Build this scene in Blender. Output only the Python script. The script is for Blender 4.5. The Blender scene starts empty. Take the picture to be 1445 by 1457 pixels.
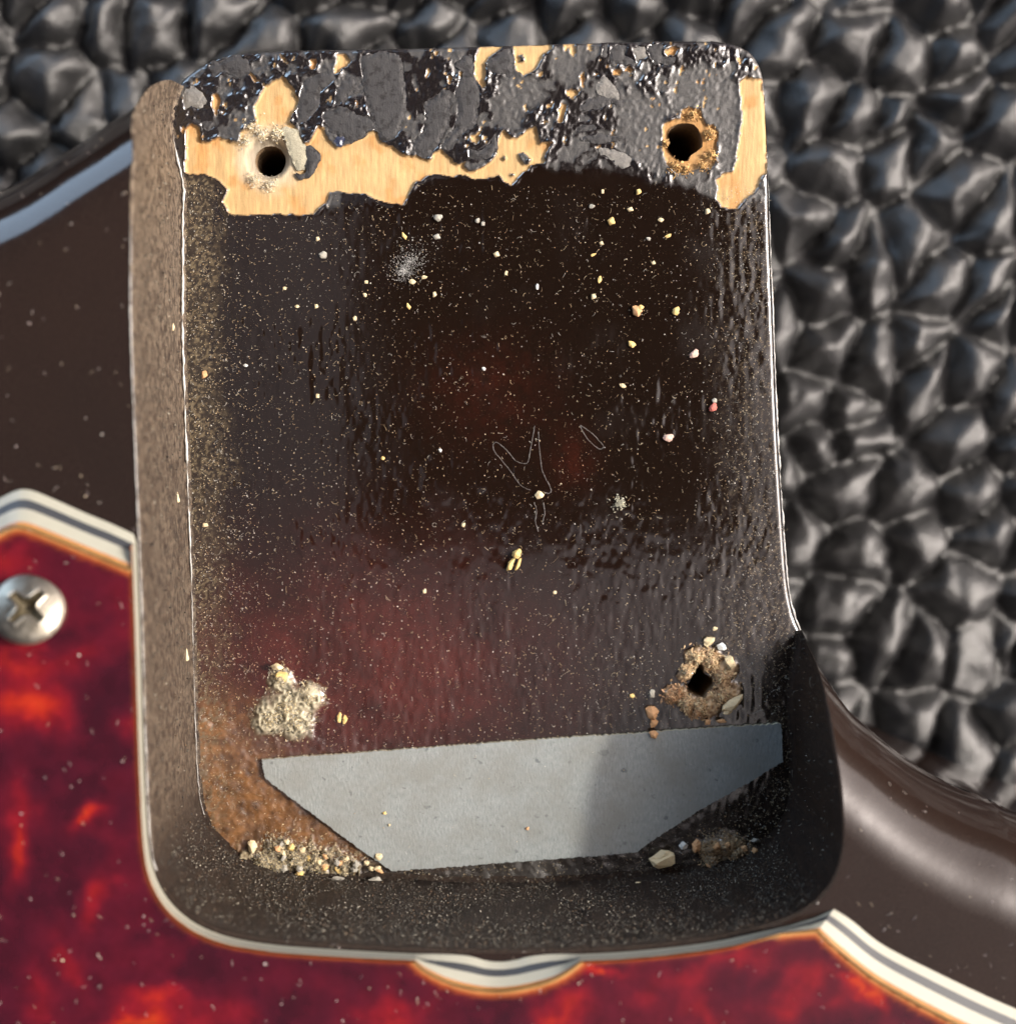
import bpy, math, random
import numpy as np
from mathutils import Vector
from mathutils.geometry import delaunay_2d_cdt

# ------------------------------------------------------------------ camera, sky, sun, exposure
SC = bpy.context.scene
COL = SC.collection
MM = 0.001
F, CX, CY = 2013.0, 722.5, 728.5        # focal length and centre, in photograph pixels
NX, NY = 690.0, 600.0                   # where the plumb line under the lens meets the picture
CAMZ = 119.0                            # lens height over the guitar's top face, mm
cn = Vector(((NX - CX) / F, -(NY - CY) / F, -1.0)).normalized()
QUAT = cn.rotation_difference(Vector((0, 0, -1)))
RM = np.array(QUAT.to_matrix())
cam = bpy.data.cameras.new('camera')
cam_o = bpy.data.objects.new('camera', cam)
COL.objects.link(cam_o)
cam_o.location = (0, 0, CAMZ * MM)
cam_o.rotation_mode = 'QUATERNION'
cam_o.rotation_quaternion = QUAT
cam.sensor_fit = 'HORIZONTAL'
cam.sensor_width = 36.0
cam.lens = 36.0 * F / 1445.0
cam.clip_start = 0.002
cam.clip_end = 50.0
cam.dof.use_dof = True
cam.dof.focus_distance = 0.1345
cam.dof.aperture_fstop = 14.5
SC.camera = cam_o

SUN_EL, SUN_AZ = 39.0, 80.0             # azimuth clockwise from +Y: light comes from the right
world = bpy.data.worlds.new('World')
SC.world = world
world.use_nodes = True
wn = world.node_tree
wn.nodes.clear()
sky = wn.nodes.new('ShaderNodeTexSky')
sky.sky_type = 'NISHITA'
sky.sun_disc = False
sky.sun_elevation = math.radians(SUN_EL)
sky.sun_rotation = math.radians(SUN_AZ)
sky.air_density = 0.06
sky.dust_density = 5.0
sky.ozone_density = 0.0
bg = wn.nodes.new('ShaderNodeBackground')
bg.inputs['Strength'].default_value = 0.15
wo = wn.nodes.new('ShaderNodeOutputWorld')
wn.links.new(sky.outputs[0], bg.inputs[0])
wn.links.new(bg.outputs[0], wo.inputs[0])
sl = bpy.data.lights.new('sun', 'SUN')
sl.energy = 2.0
sl.angle = math.radians(3.0)
sl.color = (1.0, 0.93, 0.82)
so = bpy.data.objects.new('sun', sl)
COL.objects.link(so)
_el, _az = math.radians(SUN_EL), math.radians(SUN_AZ)
sdir = Vector((math.cos(_el) * math.sin(_az), math.cos(_el) * math.cos(_az), math.sin(_el)))
so.rotation_mode = 'QUATERNION'
so.rotation_quaternion = sdir.to_track_quat('Z', 'Y')
so.location = sdir * 0.6
# the cool window that the left horn's rounded edge mirrors, well over a metre away
wl = bpy.data.lights.new('window_light', 'AREA')
wl.shape = 'RECTANGLE'
wl.size, wl.size_y = 0.6, 0.75
wl.energy = 4.5
wl.color = (0.55, 0.75, 1.0)
wlo = bpy.data.objects.new('window_light', wl)
COL.objects.link(wlo)
wlo.location = (-0.76, 0.93, 0.42)
wlo.rotation_mode = 'QUATERNION'
wlo.rotation_quaternion = Vector((-0.76, 0.93, 0.42)).to_track_quat('Z', 'Y')
vs = SC.view_settings
vs.view_transform = 'Standard'
vs.look = 'None'
vs.gamma = 1.0
vs.use_curve_mapping = False
vs.exposure = 0.95

# ------------------------------------------------------------------ helpers
random.seed(7)
RNG = np.random.default_rng(11)
ZF = -18.0        # pocket floor
ZL = -44.0        # leather
RH, RV = 8.5, 12.0  # edge roundover, across and down


def P(p, z):
    """picture point(s) -> mm point(s) on the level z"""
    p = np.atleast_2d(np.asarray(p, float))
    z = np.broadcast_to(np.asarray(z, float), (len(p),))
    d = np.stack([(p[:, 0] - CX) / F, -(p[:, 1] - CY) / F, -np.ones(len(p))], 1) @ RM.T
    t = (z - CAMZ) / d[:, 2]
    return np.stack([d[:, 0] * t, d[:, 1] * t], 1)


def to_px(x, y, z):
    v = np.stack([x, y, np.broadcast_to(z, np.shape(x)) - CAMZ], -1) @ RM
    return CX + F * v[..., 0] / -v[..., 2], CY - F * v[..., 1] / -v[..., 2]


def zp(pts, ox, oy, s):
    return [(ox + x / s, oy + y / s) for x, y in pts]


def A_(p): return zp(p, 240, 50, 5.558)
def B_(p): return zp(p, 450, 0, 2.89)
def C_(p): return zp(p, 560, 50, 4.817)
def D_(p): return zp(p, 780, 50, 6.568)
def E_(p): return zp(p, 900, 80, 6.568)


def _h(ix, iy, seed):
    n = (ix.astype(np.int64) * 374761393 + iy.astype(np.int64) * 668265263 + seed * 974634777) & 0x7fffffff
    n = ((n ^ (n >> 13)) * 1274126177) & 0x7fffffff
    n = ((n ^ (n >> 16)) * 2246822519) & 0x7fffffff
    return (n & 0xffff) / 65535.0


def vn(x, y, seed=0):
    ix, iy = np.floor(x), np.floor(y)
    fx, fy = x - ix, y - iy
    u, v = fx * fx * fx * (fx * (fx * 6 - 15) + 10), fy * fy * fy * (fy * (fy * 6 - 15) + 10)
    a, b = _h(ix, iy, seed), _h(ix + 1, iy, seed)
    c, d = _h(ix, iy + 1, seed), _h(ix + 1, iy + 1, seed)
    return (a * (1 - u) + b * u) * (1 - v) + (c * (1 - u) + d * u) * v


def fbm(x, y, seed=0, o=4):
    r, a, t = 0, 0.5, 0
    for k in range(o):
        r = r + a * vn(x * 2 ** k + 17.3 * k, y * 2 ** k - 9.1 * k, seed + k)
        t += a
        a *= 0.5
    return r / t


def sstep(a, b, x):
    t = np.clip((x - a) / (b - a), 0, 1)
    return t * t * (3 - 2 * t)


def inside(px, py, poly):
    poly = np.asarray(poly, float)
    r = np.zeros(np.shape(px), bool)
    n = len(poly)
    for i in range(n):
        x1, y1 = poly[i]
        x2, y2 = poly[(i + 1) % n]
        if y1 == y2:
            continue
        c = (y1 > py) != (y2 > py)
        r ^= c & (px < (x2 - x1) * (py - y1) / (y2 - y1) + x1)
    return r


def seg_dist(px, py, poly, closed=True):
    """distance to a polyline and the nearest point on it"""
    poly = np.asarray(poly, float)
    best = np.full(np.shape(px), 1e9)
    qx, qy = np.zeros(np.shape(px)), np.zeros(np.shape(px))
    n = len(poly)
    for i in range(n if closed else n - 1):
        a, b = poly[i], poly[(i + 1) % n]
        e = b - a
        L = e @ e
        if L < 1e-12:
            continue
        t = np.clip(((px - a[0]) * e[0] + (py - a[1]) * e[1]) / L, 0, 1)
        cx, cy = a[0] + t * e[0], a[1] + t * e[1]
        d = (px - cx) ** 2 + (py - cy) ** 2
        m = d < best
        best = np.where(m, d, best)
        qx, qy = np.where(m, cx, qx), np.where(m, cy, qy)
    return np.sqrt(best), qx, qy


def sdf(px, py, poly):
    """signed distance, negative inside; cheap outside the polygon's box"""
    poly = np.asarray(poly, float)
    lo, hi = poly.min(0) - 14, poly.max(0) + 14
    r = np.full(np.shape(px), 14.0)
    m = (px > lo[0]) & (px < hi[0]) & (py > lo[1]) & (py < hi[1])
    if m.any():
        d, _, _ = seg_dist(px[m], py[m], poly)
        r[m] = np.where(inside(px[m], py[m], poly), -d, d)
    return r


def catmull(pts, step, closed=False):
    pts = np.asarray(pts, float)
    n = len(pts)
    out = []
    for i in range(n if closed else n - 1):
        if closed:
            p0, p1, p2, p3 = pts[i - 1], pts[i], pts[(i + 1) % n], pts[(i + 2) % n]
        else:
            p0, p1, p2, p3 = pts[max(i - 1, 0)], pts[i], pts[i + 1], pts[min(i + 2, n - 1)]
        k = max(1, int(round(np.linalg.norm(p2 - p1) / step)))
        for j in range(k):
            t = j / k
            out.append(0.5 * (2 * p1 + (p2 - p0) * t + (2 * p0 - 5 * p1 + 4 * p2 - p3) * t * t + (3 * p1 - p0 - 3 * p2 + p3) * t ** 3))
    if not closed:
        out.append(pts[-1])
    return np.array(out)


def normals2(pl, closed=False):
    """left-hand normals of a polyline"""
    if closed:
        t = np.roll(pl, -1, 0) - np.roll(pl, 1, 0)
    else:
        t = np.gradient(pl, axis=0)
    t = t / np.maximum(np.linalg.norm(t, axis=1), 1e-9)[:, None]
    return np.stack([-t[:, 1], t[:, 0]], 1)


def mesh_obj(name, v, f, mat, parent=None, smooth=True, col=None, attrs=None, nrm=None, mats=None, fm=None, loc=None):
    """v in mm (world); loc in mm moves the origin"""
    v = np.asarray(v, float)
    o = np.array(loc if loc is not None else (0, 0, 0), float)
    me = bpy.data.meshes.new(name)
    me.from_pydata(((v - o) * MM).tolist(), [], [list(map(int, q)) for q in f] if not isinstance(f, list) else f)
    me.update()
    for m in (mats or [mat]):
        me.materials.append(m)
    if fm is not None:
        me.polygons.foreach_set('material_index', np.asarray(fm, np.int32))
    if smooth:
        me.polygons.foreach_set('use_smooth', np.ones(len(me.polygons), bool))
    if col is not None:
        c = np.ones((len(v), 4), np.float32)
        c[:, :3] = col
        a = me.color_attributes.new('col', 'FLOAT_COLOR', 'POINT')
        a.data.foreach_set('color', c.ravel())
    for k, w in (attrs or {}).items():
        a = me.attributes.new(k, 'FLOAT', 'POINT')
        a.data.foreach_set('value', np.asarray(w, np.float32))
    if nrm is not None:
        me.normals_split_custom_set_from_vertices([tuple(q) for q in nrm])
    ob = bpy.data.objects.new(name, me)
    COL.objects.link(ob)
    ob.location = tuple(o * MM)
    if parent is not None:
        ob.parent = parent
        w, q = Vector((0, 0, 0)), parent
        while q is not None:
            w, q = w + q.location, q.parent
        ob.location = Vector(tuple(o * MM)) - w
    return ob


def empty(name, loc, label, cat, group=None):
    o = bpy.data.objects.new(name, None)
    COL.objects.link(o)
    o.empty_display_size = 0.005
    o.location = tuple(np.array(loc) * MM)
    tag(o, label, cat, group)
    return o


def tag(o, label=None, cat=None, group=None, kind=None):
    if label: o['label'] = label
    if cat: o['category'] = cat
    if group: o['group'] = group
    if kind: o['kind'] = kind
    return o


def strip_faces(n, m, closed=False):
    """quads for n columns of m rows"""
    f = []
    for i in range(n if closed else n - 1):
        a, b = i * m, ((i + 1) % n) * m
        for j in range(m - 1):
            f.append([a + j, b + j, b + j + 1, a + j + 1])
    return f


# ------------------------------------------------------------------ materials
def nt(name):
    m = bpy.data.materials.new(name)
    m.use_nodes = True
    t = m.node_tree
    b = t.nodes['Principled BSDF']
    return m, t, b


def coords(t, scale=(1, 1, 1)):
    g = t.nodes.new('ShaderNodeNewGeometry')
    mp = t.nodes.new('ShaderNodeMapping')
    mp.inputs['Scale'].default_value = [1000 * s for s in scale]
    t.links.new(g.outputs['Position'], mp.inputs['Vector'])
    return mp.outputs[0]


def noise(t, vec, scale, detail=4, rough=0.55, dist=0.0):
    n = t.nodes.new('ShaderNodeTexNoise')
    n.inputs['Scale'].default_value = scale
    n.inputs['Detail'].default_value = detail
    n.inputs['Roughness'].default_value = rough
    n.inputs['Distortion'].default_value = dist
    t.links.new(vec, n.inputs['Vector'])
    return n.outputs['Fac']


def ramp(t, fac, stops):
    r = t.nodes.new('ShaderNodeValToRGB')
    el = r.color_ramp.elements
    while len(el) < len(stops):
        el.new(0.5)
    for e, (p, c) in zip(el, stops):
        e.position = p
        e.color = (c, c, c, 1) if np.isscalar(c) else (*c, 1)
    t.links.new(fac, r.inputs[0])
    return r.outputs[0]


def mix(t, fac, a, b, mode='MIX'):
    n = t.nodes.new('ShaderNodeMix')
    n.data_type = 'RGBA'
    n.blend_type = mode
    for sck, val in ((n.inputs[0], fac), (n.inputs[6], a), (n.inputs[7], b)):
        if isinstance(val, bpy.types.NodeSocket):
            t.links.new(val, sck)
        elif np.isscalar(val):
            sck.default_value = val
        else:
            sck.default_value = (*val, 1)
    return n.outputs[2]


def math_(t, op, a, b):
    n = t.nodes.new('ShaderNodeMath')
    n.operation = op
    for i, v in enumerate((a, b)):
        if isinstance(v, bpy.types.NodeSocket):
            t.links.new(v, n.inputs[i])
        else:
            n.inputs[i].default_value = v
    return n.outputs[0]


def bump(t, b, h, dist_mm, strength=1.0):
    n = t.nodes.new('ShaderNodeBump')
    n.inputs['Strength'].default_value = strength
    n.inputs['Distance'].default_value = dist_mm * MM
    t.links.new(h, n.inputs['Height'])
    t.links.new(n.outputs[0], b.inputs['Normal'])
    return n


def attr(t, name, color=True):
    a = t.nodes.new('ShaderNodeAttribute')
    a.attribute_name = name
    return a.outputs['Color'] if color else a.outputs['Fac']


def flat(name, c, rough=0.5, metal=0.0, coat=0.0, var=0.25, sc=2.0, bmp=0.0):
    m, t, b = nt(name)
    v = coords(t)
    n = noise(t, v, sc, 5, 0.6)
    t.links.new(mix(t, n, [x * (1 - var) for x in c], [min(1, x * (1 + var)) for x in c]), b.inputs['Base Color'])
    b.inputs['Roughness'].default_value = rough
    b.inputs['Metallic'].default_value = metal
    b.inputs['Coat Weight'].default_value = coat
    if bmp:
        bump(t, b, noise(t, v, sc * 3, 4), bmp)
    return m


# pocket floor: colours and gloss come with the mesh (paint, bare wood, scraped paint), grain from noise
M_FLOOR, t, b = nt('pocket_floor')
v = coords(t)
vg = coords(t, (6, 0.55, 1))
n1 = ramp(t, noise(t, v, 4.0, 6, 0.65), [(0.25, 0.72), (0.75, 1.3)])
g1 = ramp(t, noise(t, vg, 1.2, 5, 0.6), [(0.3, 0.80), (0.7, 1.12)])
isw = attr(t, 'wood', False)
base = mix(t, 1.0, attr(t, 'col'), mix(t, isw, n1, g1), 'MULTIPLY')
t.links.new(base, b.inputs['Base Color'])
t.links.new(attr(t, 'rough', False), b.inputs['Roughness'])
t.links.new(attr(t, 'spec', False), b.inputs['Specular IOR Level'])
t.links.new(ramp(t, attr(t, 'spec', False), [(0.35, 0), (0.95, 0.9)]), b.inputs['Coat Weight'])
b.inputs['Coat Roughness'].default_value = 0.05
b.inputs['Coat IOR'].default_value = 1.55
hb = math_(t, 'MULTIPLY', noise(t, v, 6.0, 6, 0.7), attr(t, 'grit', False))
bump(t, b, hb, 0.05)

# pocket walls: brown lacquer with vertical tool streaks, dust, and sunlit paleness painted into the colour
M_WALL, t, b = nt('pocket_wall_lacquer')
v = coords(t)
vs_ = coords(t, (1, 1, 0.12))
n1 = noise(t, vs_, 3.0, 6, 0.65)
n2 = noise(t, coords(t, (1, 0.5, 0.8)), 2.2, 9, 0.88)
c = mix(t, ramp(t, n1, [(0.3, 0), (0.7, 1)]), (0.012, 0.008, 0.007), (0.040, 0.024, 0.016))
c = mix(t, math_(t, 'MULTIPLY', ramp(t, n2, [(0.46, 0.03), (0.56, 1.0)]), attr(t, 'dust_and_sun', False)), c, (0.205, 0.160, 0.115))
t.links.new(c, b.inputs['Base Color'])
b.inputs['Roughness'].default_value = 0.50
b.inputs['Specular IOR Level'].default_value = 0.2
bump(t, b, math_(t, 'MULTIPLY', n2, attr(t, 'grit', False)), 0.40)

# body lacquer: near-black brown, glossy, lightly dusted
M_BODY, t, b = nt('body_lacquer')
v = coords(t)
n1 = noise(t, v, 0.05, 3)
n2 = noise(t, v, 9.0, 5, 0.7)
c = mix(t, n1, (0.012, 0.008, 0.007), (0.022, 0.012, 0.009))
c = mix(t, ramp(t, n2, [(0.54, 0), (0.78, 0.22)]), c, (0.2, 0.165, 0.125))
t.links.new(c, b.inputs['Base Color'])
t.links.new(ramp(t, noise(t, v, 0.5, 6, 0.7), [(0.35, 0.06), (0.75, 0.17)]), b.inputs['Roughness'])
b.inputs['Specular IOR Level'].default_value = 0.48
bump(t, b, math_(t, 'ADD', noise(t, v, 0.35, 3), math_(t, 'MULTIPLY', noise(t, v, 3.0, 4, 0.7), 0.12)), 0.03)

# black pebbled leather
M_LEATHER, t, b = nt('black_leather')
v = coords(t)
n1 = noise(t, v, 0.9, 6, 0.6)
t.links.new(mix(t, n1, (0.009, 0.009, 0.0095), (0.018, 0.018, 0.019)), b.inputs['Base Color'])
t.links.new(ramp(t, noise(t, v, 0.7, 5, 0.6), [(0.3, 0.33), (0.7, 0.46)]), b.inputs['Roughness'])
b.inputs['Specular IOR Level'].default_value = 1.0
bump(t, b, noise(t, v, 2.2, 5, 0.7), 0.14)

# tortoise celluloid, colours on the mesh
M_TORT, t, b = nt('tortoise_celluloid')
v = coords(t)
n1 = ramp(t, noise(t, v, 0.7, 5, 0.6), [(0.25, 0.75), (0.75, 1.2)])
t.links.new(mix(t, 1.0, attr(t, 'col'), n1, 'MULTIPLY'), b.inputs['Base Color'])
b.inputs['Roughness'].default_value = 0.12
b.inputs['Coat Weight'].default_value = 0.3
b.inputs['Coat Roughness'].default_value = 0.05
bump(t, b, noise(t, v, 0.25, 2), 0.02)

M_WHITE = flat('white_ply', (0.33, 0.32, 0.26), 0.38, var=0.08, sc=1.5, bmp=0.02)
M_BLACK = flat('black_ply', (0.035, 0.037, 0.042), 0.4, var=0.3, sc=4, bmp=0.03)
M_FLAKE, t, b = nt('scraped_paint')
v = coords(t)
vg = coords(t, (7, 0.8, 1))
n1 = noise(t, vg, 1.5, 6, 0.65)
fc_ = mix(t, n1, (0.020, 0.019, 0.0195), (0.050, 0.047, 0.048))
fc_ = mix(t, ramp(t, noise(t, v, 1.3, 6, 0.7), [(0.52, 0), (0.60, 0.9)]), fc_, (0.008, 0.006, 0.006))
t.links.new(fc_, b.inputs['Base Color'])
b.inputs['Roughness'].default_value = 0.62
bump(t, b, math_(t, 'ADD', n1, noise(t, v, 5, 4)), 0.025)
M_PALEFLAKE = flat('pale_scraped_paint', (0.17, 0.16, 0.145), 0.55, var=0.5, sc=6, bmp=0.05)
M_SHIM, t, b = nt('grey_paper')
v = coords(t)
n1 = noise(t, coords(t, (3, 1, 1)), 1.6, 6, 0.7)
n2 = noise(t, v, 0.9, 3)
c = mix(t, ramp(t, n1, [(0.3, 0), (0.7, 1)]), (0.175, 0.197, 0.197), (0.300, 0.320, 0.314))
c = mix(t, ramp(t, noise(t, v, 1.1, 2), [(0.665, 0), (0.72, 0.7)]), c, (0.08, 0.09, 0.10))
t.links.new(c, b.inputs['Base Color'])
smg = ramp(t, noise(t, v, 0.22, 5, 0.65), [(0.40, 0), (0.66, 0.8)])
c = mix(t, smg, c, (0.20, 0.205, 0.19))
c = mix(t, ramp(t, noise(t, v, 3.5, 3), [(0.66, 0), (0.74, 0.6)]), c, (0.10, 0.11, 0.115))
t.links.new(c, b.inputs['Base Color'])
b.inputs['Roughness'].default_value = 0.75
bump(t, b, n1, 0.06)
M_SHIMEDGE = flat('paper_edge', (0.40, 0.37, 0.27), 0.8, var=0.3, sc=4)
M_DUST, t, b = nt('dust')
t.links.new(attr(t, 'col'), b.inputs['Base Color'])
b.inputs['Roughness'].default_value = 0.7
M_HOLE = flat('drilled_wood', (0.20, 0.13, 0.07), 0.8, var=0.5, sc=4, bmp=0.05)
M_CR = {
    'cream': flat('cream_wood', (0.66, 0.54, 0.33), 0.7, var=0.3, sc=4, bmp=0.05),
    'yellow': flat('yellow_wood', (0.72, 0.52, 0.20), 0.7, var=0.3, sc=4, bmp=0.05),
    'orange': flat('tan_wood', (0.58, 0.33, 0.16), 0.75, var=0.3, sc=4, bmp=0.05),
    'grey': flat('grey_crumb', (0.36, 0.34, 0.29), 0.7, var=0.35, sc=4, bmp=0.05),
    'pink': flat('pink_crumb', (0.62, 0.42, 0.34), 0.7, var=0.3, sc=3, bmp=0.05),
    'red': flat('red_crumb', (0.50, 0.14, 0.11), 0.7, var=0.3, sc=3, bmp=0.05),
    'white': flat('white_crumb', (0.62, 0.63, 0.60), 0.6, var=0.25, sc=4, bmp=0.05),
}
M_METAL, t, b = nt('nickel')
v = coords(t)
n1 = noise(t, v, 1.2, 5, 0.6)
t.links.new(mix(t, n1, (0.24, 0.21, 0.155), (0.38, 0.36, 0.32)), b.inputs['Base Color'])
b.inputs['Metallic'].default_value = 1.0
t.links.new(ramp(t, n1, [(0.3, 0.28), (0.7, 0.46)]), b.inputs['Roughness'])
bump(t, b, noise(t, v, 5, 5), 0.02)
M_GRIME = flat('grimy_metal', (0.09, 0.072, 0.04), 0.6, metal=0.35, var=0.5, sc=4, bmp=0.05)
M_PHONE = flat('phone_back', (0.006, 0.006, 0.006), 0.5, var=0.1)
M_SCUFF = flat('dried_glue', (0.085, 0.078, 0.075), 0.5, var=0.4, sc=5)

# ------------------------------------------------------------------ outlines
OUT_L = P([(-330, 420), (-160, 352), (-60, 312), (0, 284), (52, 258), (104, 224), (156, 191), (199, 158)], -RV)
FL0 = P([(255, 120)], ZF)[0]
OUT_L = catmull(np.vstack([OUT_L, P([(226, 136)], -15), FL0[None]]), 0.6)
TONGUE = catmull(P([(255, 120), (262, 110), (275, 100), (295, 88), (320, 79), (345, 75), (400, 71), (500, 69), (600, 67), (700, 64),
                    (800, 61), (900, 58), (980, 57), (1020, 58), (1050, 64), (1070, 76), (1082, 95), (1087, 120), (1091, 180),
                    (1093, 250), (1096, 350), (1100, 450), (1104, 560), (1109, 660), (1114, 740), (1119, 810), (1124, 850),
                    (1131, 878), (1139, 897)], ZF), 0.5)
FR0 = TONGUE[-1]
OUT_R = catmull(np.vstack([FR0[None], P([(1164, 940), (1200, 1003), (1240, 1040), (1290, 1080), (1345, 1112), (1400, 1135),
                                         (1445, 1156), (1560, 1200), (1760, 1230)], -RV)]), 0.6)
OUTLINE = np.vstack([OUT_L, TONGUE[1:-1], OUT_R])


def rv_at(x, y):
    e = np.minimum(np.hypot(x - FL0[0], y - FL0[1]), np.hypot(x - FR0[0], y - FR0[1]))
    return RV + (-ZF - RV - 0.3) * sstep(6.5, 0.0, e)


def ztop(x, y):
    d, qx, qy = seg_dist(np.asarray(x, float), np.asarray(y, float), OUTLINE, False)
    u = np.clip((RH - d) / RH, 0, 1)
    rv = rv_at(qx, qy)
    z = -rv * (1 - np.sqrt(np.maximum(1 - u * u, 0)))
    gx, gy = (x - qx) / np.maximum(d, 1e-6), (y - qy) / np.maximum(d, 1e-6)
    s = u / np.sqrt(np.maximum(1 - u * u, 1e-4)) * rv / RH
    n = np.stack([-gx * s, -gy * s, np.ones_like(s)], -1)
    return z, n / np.linalg.norm(n, axis=-1)[..., None]


RIM_PX = [(193, 215), (190, 260), (190, 350), (190, 450), (193, 550), (197, 650), (201, 750), (205, 850), (208, 950), (211, 1050),
          (214, 1130), (218, 1195), (225, 1235), (240, 1268), (262, 1293), (292, 1313), (335, 1328), (400, 1338), (500, 1345),
          (600, 1350), (700, 1352), (800, 1351), (900, 1346), (1000, 1335), (1070, 1321), (1125, 1303), (1164, 1276), (1186, 1244),
          (1196, 1205), (1196, 1160), (1192, 1110), (1183, 1054), (1176, 1007), (1168, 968), (1160, 936)]
rp = P(RIM_PX, 0.0)
for _ in range(8):
    rp = P(RIM_PX, ztop(rp[:, 0], rp[:, 1])[0])
RIM = catmull(np.vstack([FL0[None], P([(224, 139)], -12), P([(203, 168)], -6.5), rp, FR0[None]]), 0.45)
RIM_N = normals2(RIM)       # left of travel (down the left wall) = into the pocket
if not inside(np.array([RIM[60, 0] + RIM_N[60, 0]]), np.array([RIM[60, 1] + RIM_N[60, 1]]), np.vstack([RIM, TONGUE[::-1]]))[0]:
    RIM_N = -RIM_N
POCKET = np.vstack([RIM, TONGUE[::-1][1:-1]])


# ------------------------------------------------------------------ leather underneath
def build_leather():
    s = 0.5
    xs = np.arange(-125, 125.01, s)
    ys = np.arange(-125, 125.01, s)
    X, Y = np.meshgrid(xs, ys, indexing='ij')
    px, py = X.ravel(), Y.ravel()
    wx = px + 1.3 * (fbm(px / 5, py / 5, 3) - 0.5) * 2
    wy = py + 1.3 * (fbm(px / 5, py / 5, 8) - 0.5) * 2
    a = math.radians(56)
    ux, uy = wx * math.cos(a) + wy * math.sin(a), (-wx * math.sin(a) + wy * math.cos(a)) * 1.28
    cell = 7.6
    iu, iv = np.floor(ux / cell), np.floor(uy / cell)
    f1, f2, idv = np.full(px.shape, 1e9), np.full(px.shape, 1e9), np.zeros(px.shape)
    for di in (-2, -1, 0, 1, 2):
        for dj in (-2, -1, 0, 1, 2):
            ci, cj = iu + di, iv + dj
            cx = (ci + 0.5 + 0.95 * (_h(ci, cj, 5) - 0.5) + 0.5 * np.mod(cj, 2)) * cell
            cy = (cj + 0.5 + 0.95 * (_h(ci, cj, 6) - 0.5)) * cell
            d = np.hypot(ux - cx, uy - cy)
            m = d < f1
            f2 = np.where(m, f1, np.minimum(f2, d))
            idv = np.where(m, _h(ci, cj, 9), idv)
            f1 = np.where(m, d, f1)
    e = f2 - f1
    h = -0.7 * np.exp(-(e / 1.1) ** 1.2) + 1.9 * (1 - np.exp(-(e / 1.9) ** 1.1)) + 1.5 * sstep(0, 6.5, e) + 0.6 * (idv - 0.5) * sstep(0, 3, e)
    # tilt of each pebble, fine wrinkles on the flanks, slow unevenness
    h = h + 0.9 * (fbm(ux / 5.0, uy / 4.0, 31, 2) - 0.5) + 0.50 * (fbm(ux / 2.2, uy / 1.5, 37, 2) - 0.5) + 3.0 * (fbm(px / 40, py / 40, 41, 2) - 0.5)
    n, m = X.shape
    idx = np.arange(n * m).reshape(n, m)
    f = np.stack([idx[:-1, :-1], idx[1:, :-1], idx[1:, 1:], idx[:-1, 1:]], -1).reshape(-1, 4)
    o = mesh_obj('leather_surface', np.stack([px, py, ZL + h - 1.2], 1), f.tolist(), M_LEATHER)
    tag(o, 'black pebbled leather surface under the guitar', None, None, 'structure')


build_leather()

# ------------------------------------------------------------------ guitar body
body = empty('guitar_body', (0, 0, -40), 'dark sunburst electric guitar body with worn empty neck pocket', 'guitar body')


def cdt_region(poly, pts, extra=None):
    """triangulate a polygon with free points; returns vertices and triangles"""
    n = len(poly)
    vv = [Vector((float(a), float(c))) for a, c in np.vstack([poly, pts])]
    ee = [(i, (i + 1) % n) for i in range(n)]
    r = delaunay_2d_cdt(vv, ee, [], 0, 1e-5)
    V = np.array([(q.x, q.y) for q in r[0]])
    T = np.array(r[2])
    c = V[T].mean(1)
    T = T[inside(c[:, 0], c[:, 1], poly)]
    return V, T


def grid_pts(poly, s, margin):
    lo, hi = poly.min(0), poly.max(0)
    X, Y = np.meshgrid(np.arange(lo[0], hi[0], s), np.arange(lo[1], hi[1], s))
    x, y = X.ravel(), Y.ravel()
    x = x + (RNG.random(len(x)) - 0.5) * 0.3 * s
    y = y + (RNG.random(len(x)) - 0.5) * 0.3 * s
    m = inside(x, y, poly)
    x, y = x[m], y[m]
    d, _, _ = seg_dist(x, y, poly)
    m = d > margin
    return np.stack([x[m], y[m]], 1)


def build_top():
    fade = np.minimum(np.arange(len(RIM)), np.arange(len(RIM))[::-1]) / 14.0
    rim_out = (RIM - RIM_N * (0.28 * np.clip(fade, 0, 1))[:, None])[1:-1]
    far = np.array([[70, OUT_R[-1, 1]], [70, -75], [-70, -75], [OUT_L[0, 0], OUT_L[0, 1] - 5]])
    poly = np.vstack([OUT_L[:-1], rim_out, OUT_R[1:], far])
    n_l = normals2(OUT_L)
    n_r = normals2(OUT_R)
    ring = []
    for th in np.linspace(0.12, math.pi / 2, 13):
        dd = RH * (1 - math.cos(th))
        for L, N in ((OUT_L, n_l), (OUT_R, n_r)):
            for sg in (1, -1):
                ring.append(L + N * sg * dd)
    ring = np.vstack(ring)
    m = inside(ring[:, 0], ring[:, 1], poly)
    ring = ring[m]
    d, _, _ = seg_dist(ring[:, 0], ring[:, 1], poly)
    ring = ring[d > 0.03]
    g = grid_pts(poly, 2.5, 0.6)
    dg, _, _ = seg_dist(g[:, 0], g[:, 1], OUTLINE, False)
    g = g[dg > RH]
    V, T = cdt_region(poly, np.vstack([ring, g]))
    z, n = ztop(V[:, 0], V[:, 1])
    e = V[T]
    cr = (e[:, 1, 0] - e[:, 0, 0]) * (e[:, 2, 1] - e[:, 0, 1]) - (e[:, 1, 1] - e[:, 0, 1]) * (e[:, 2, 0] - e[:, 0, 0])
    T[cr < 0] = T[cr < 0][:, ::-1]
    mesh_obj('body_top', np.column_stack([V, z]), T.tolist(), M_BODY, body, nrm=n)


build_top()


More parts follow.
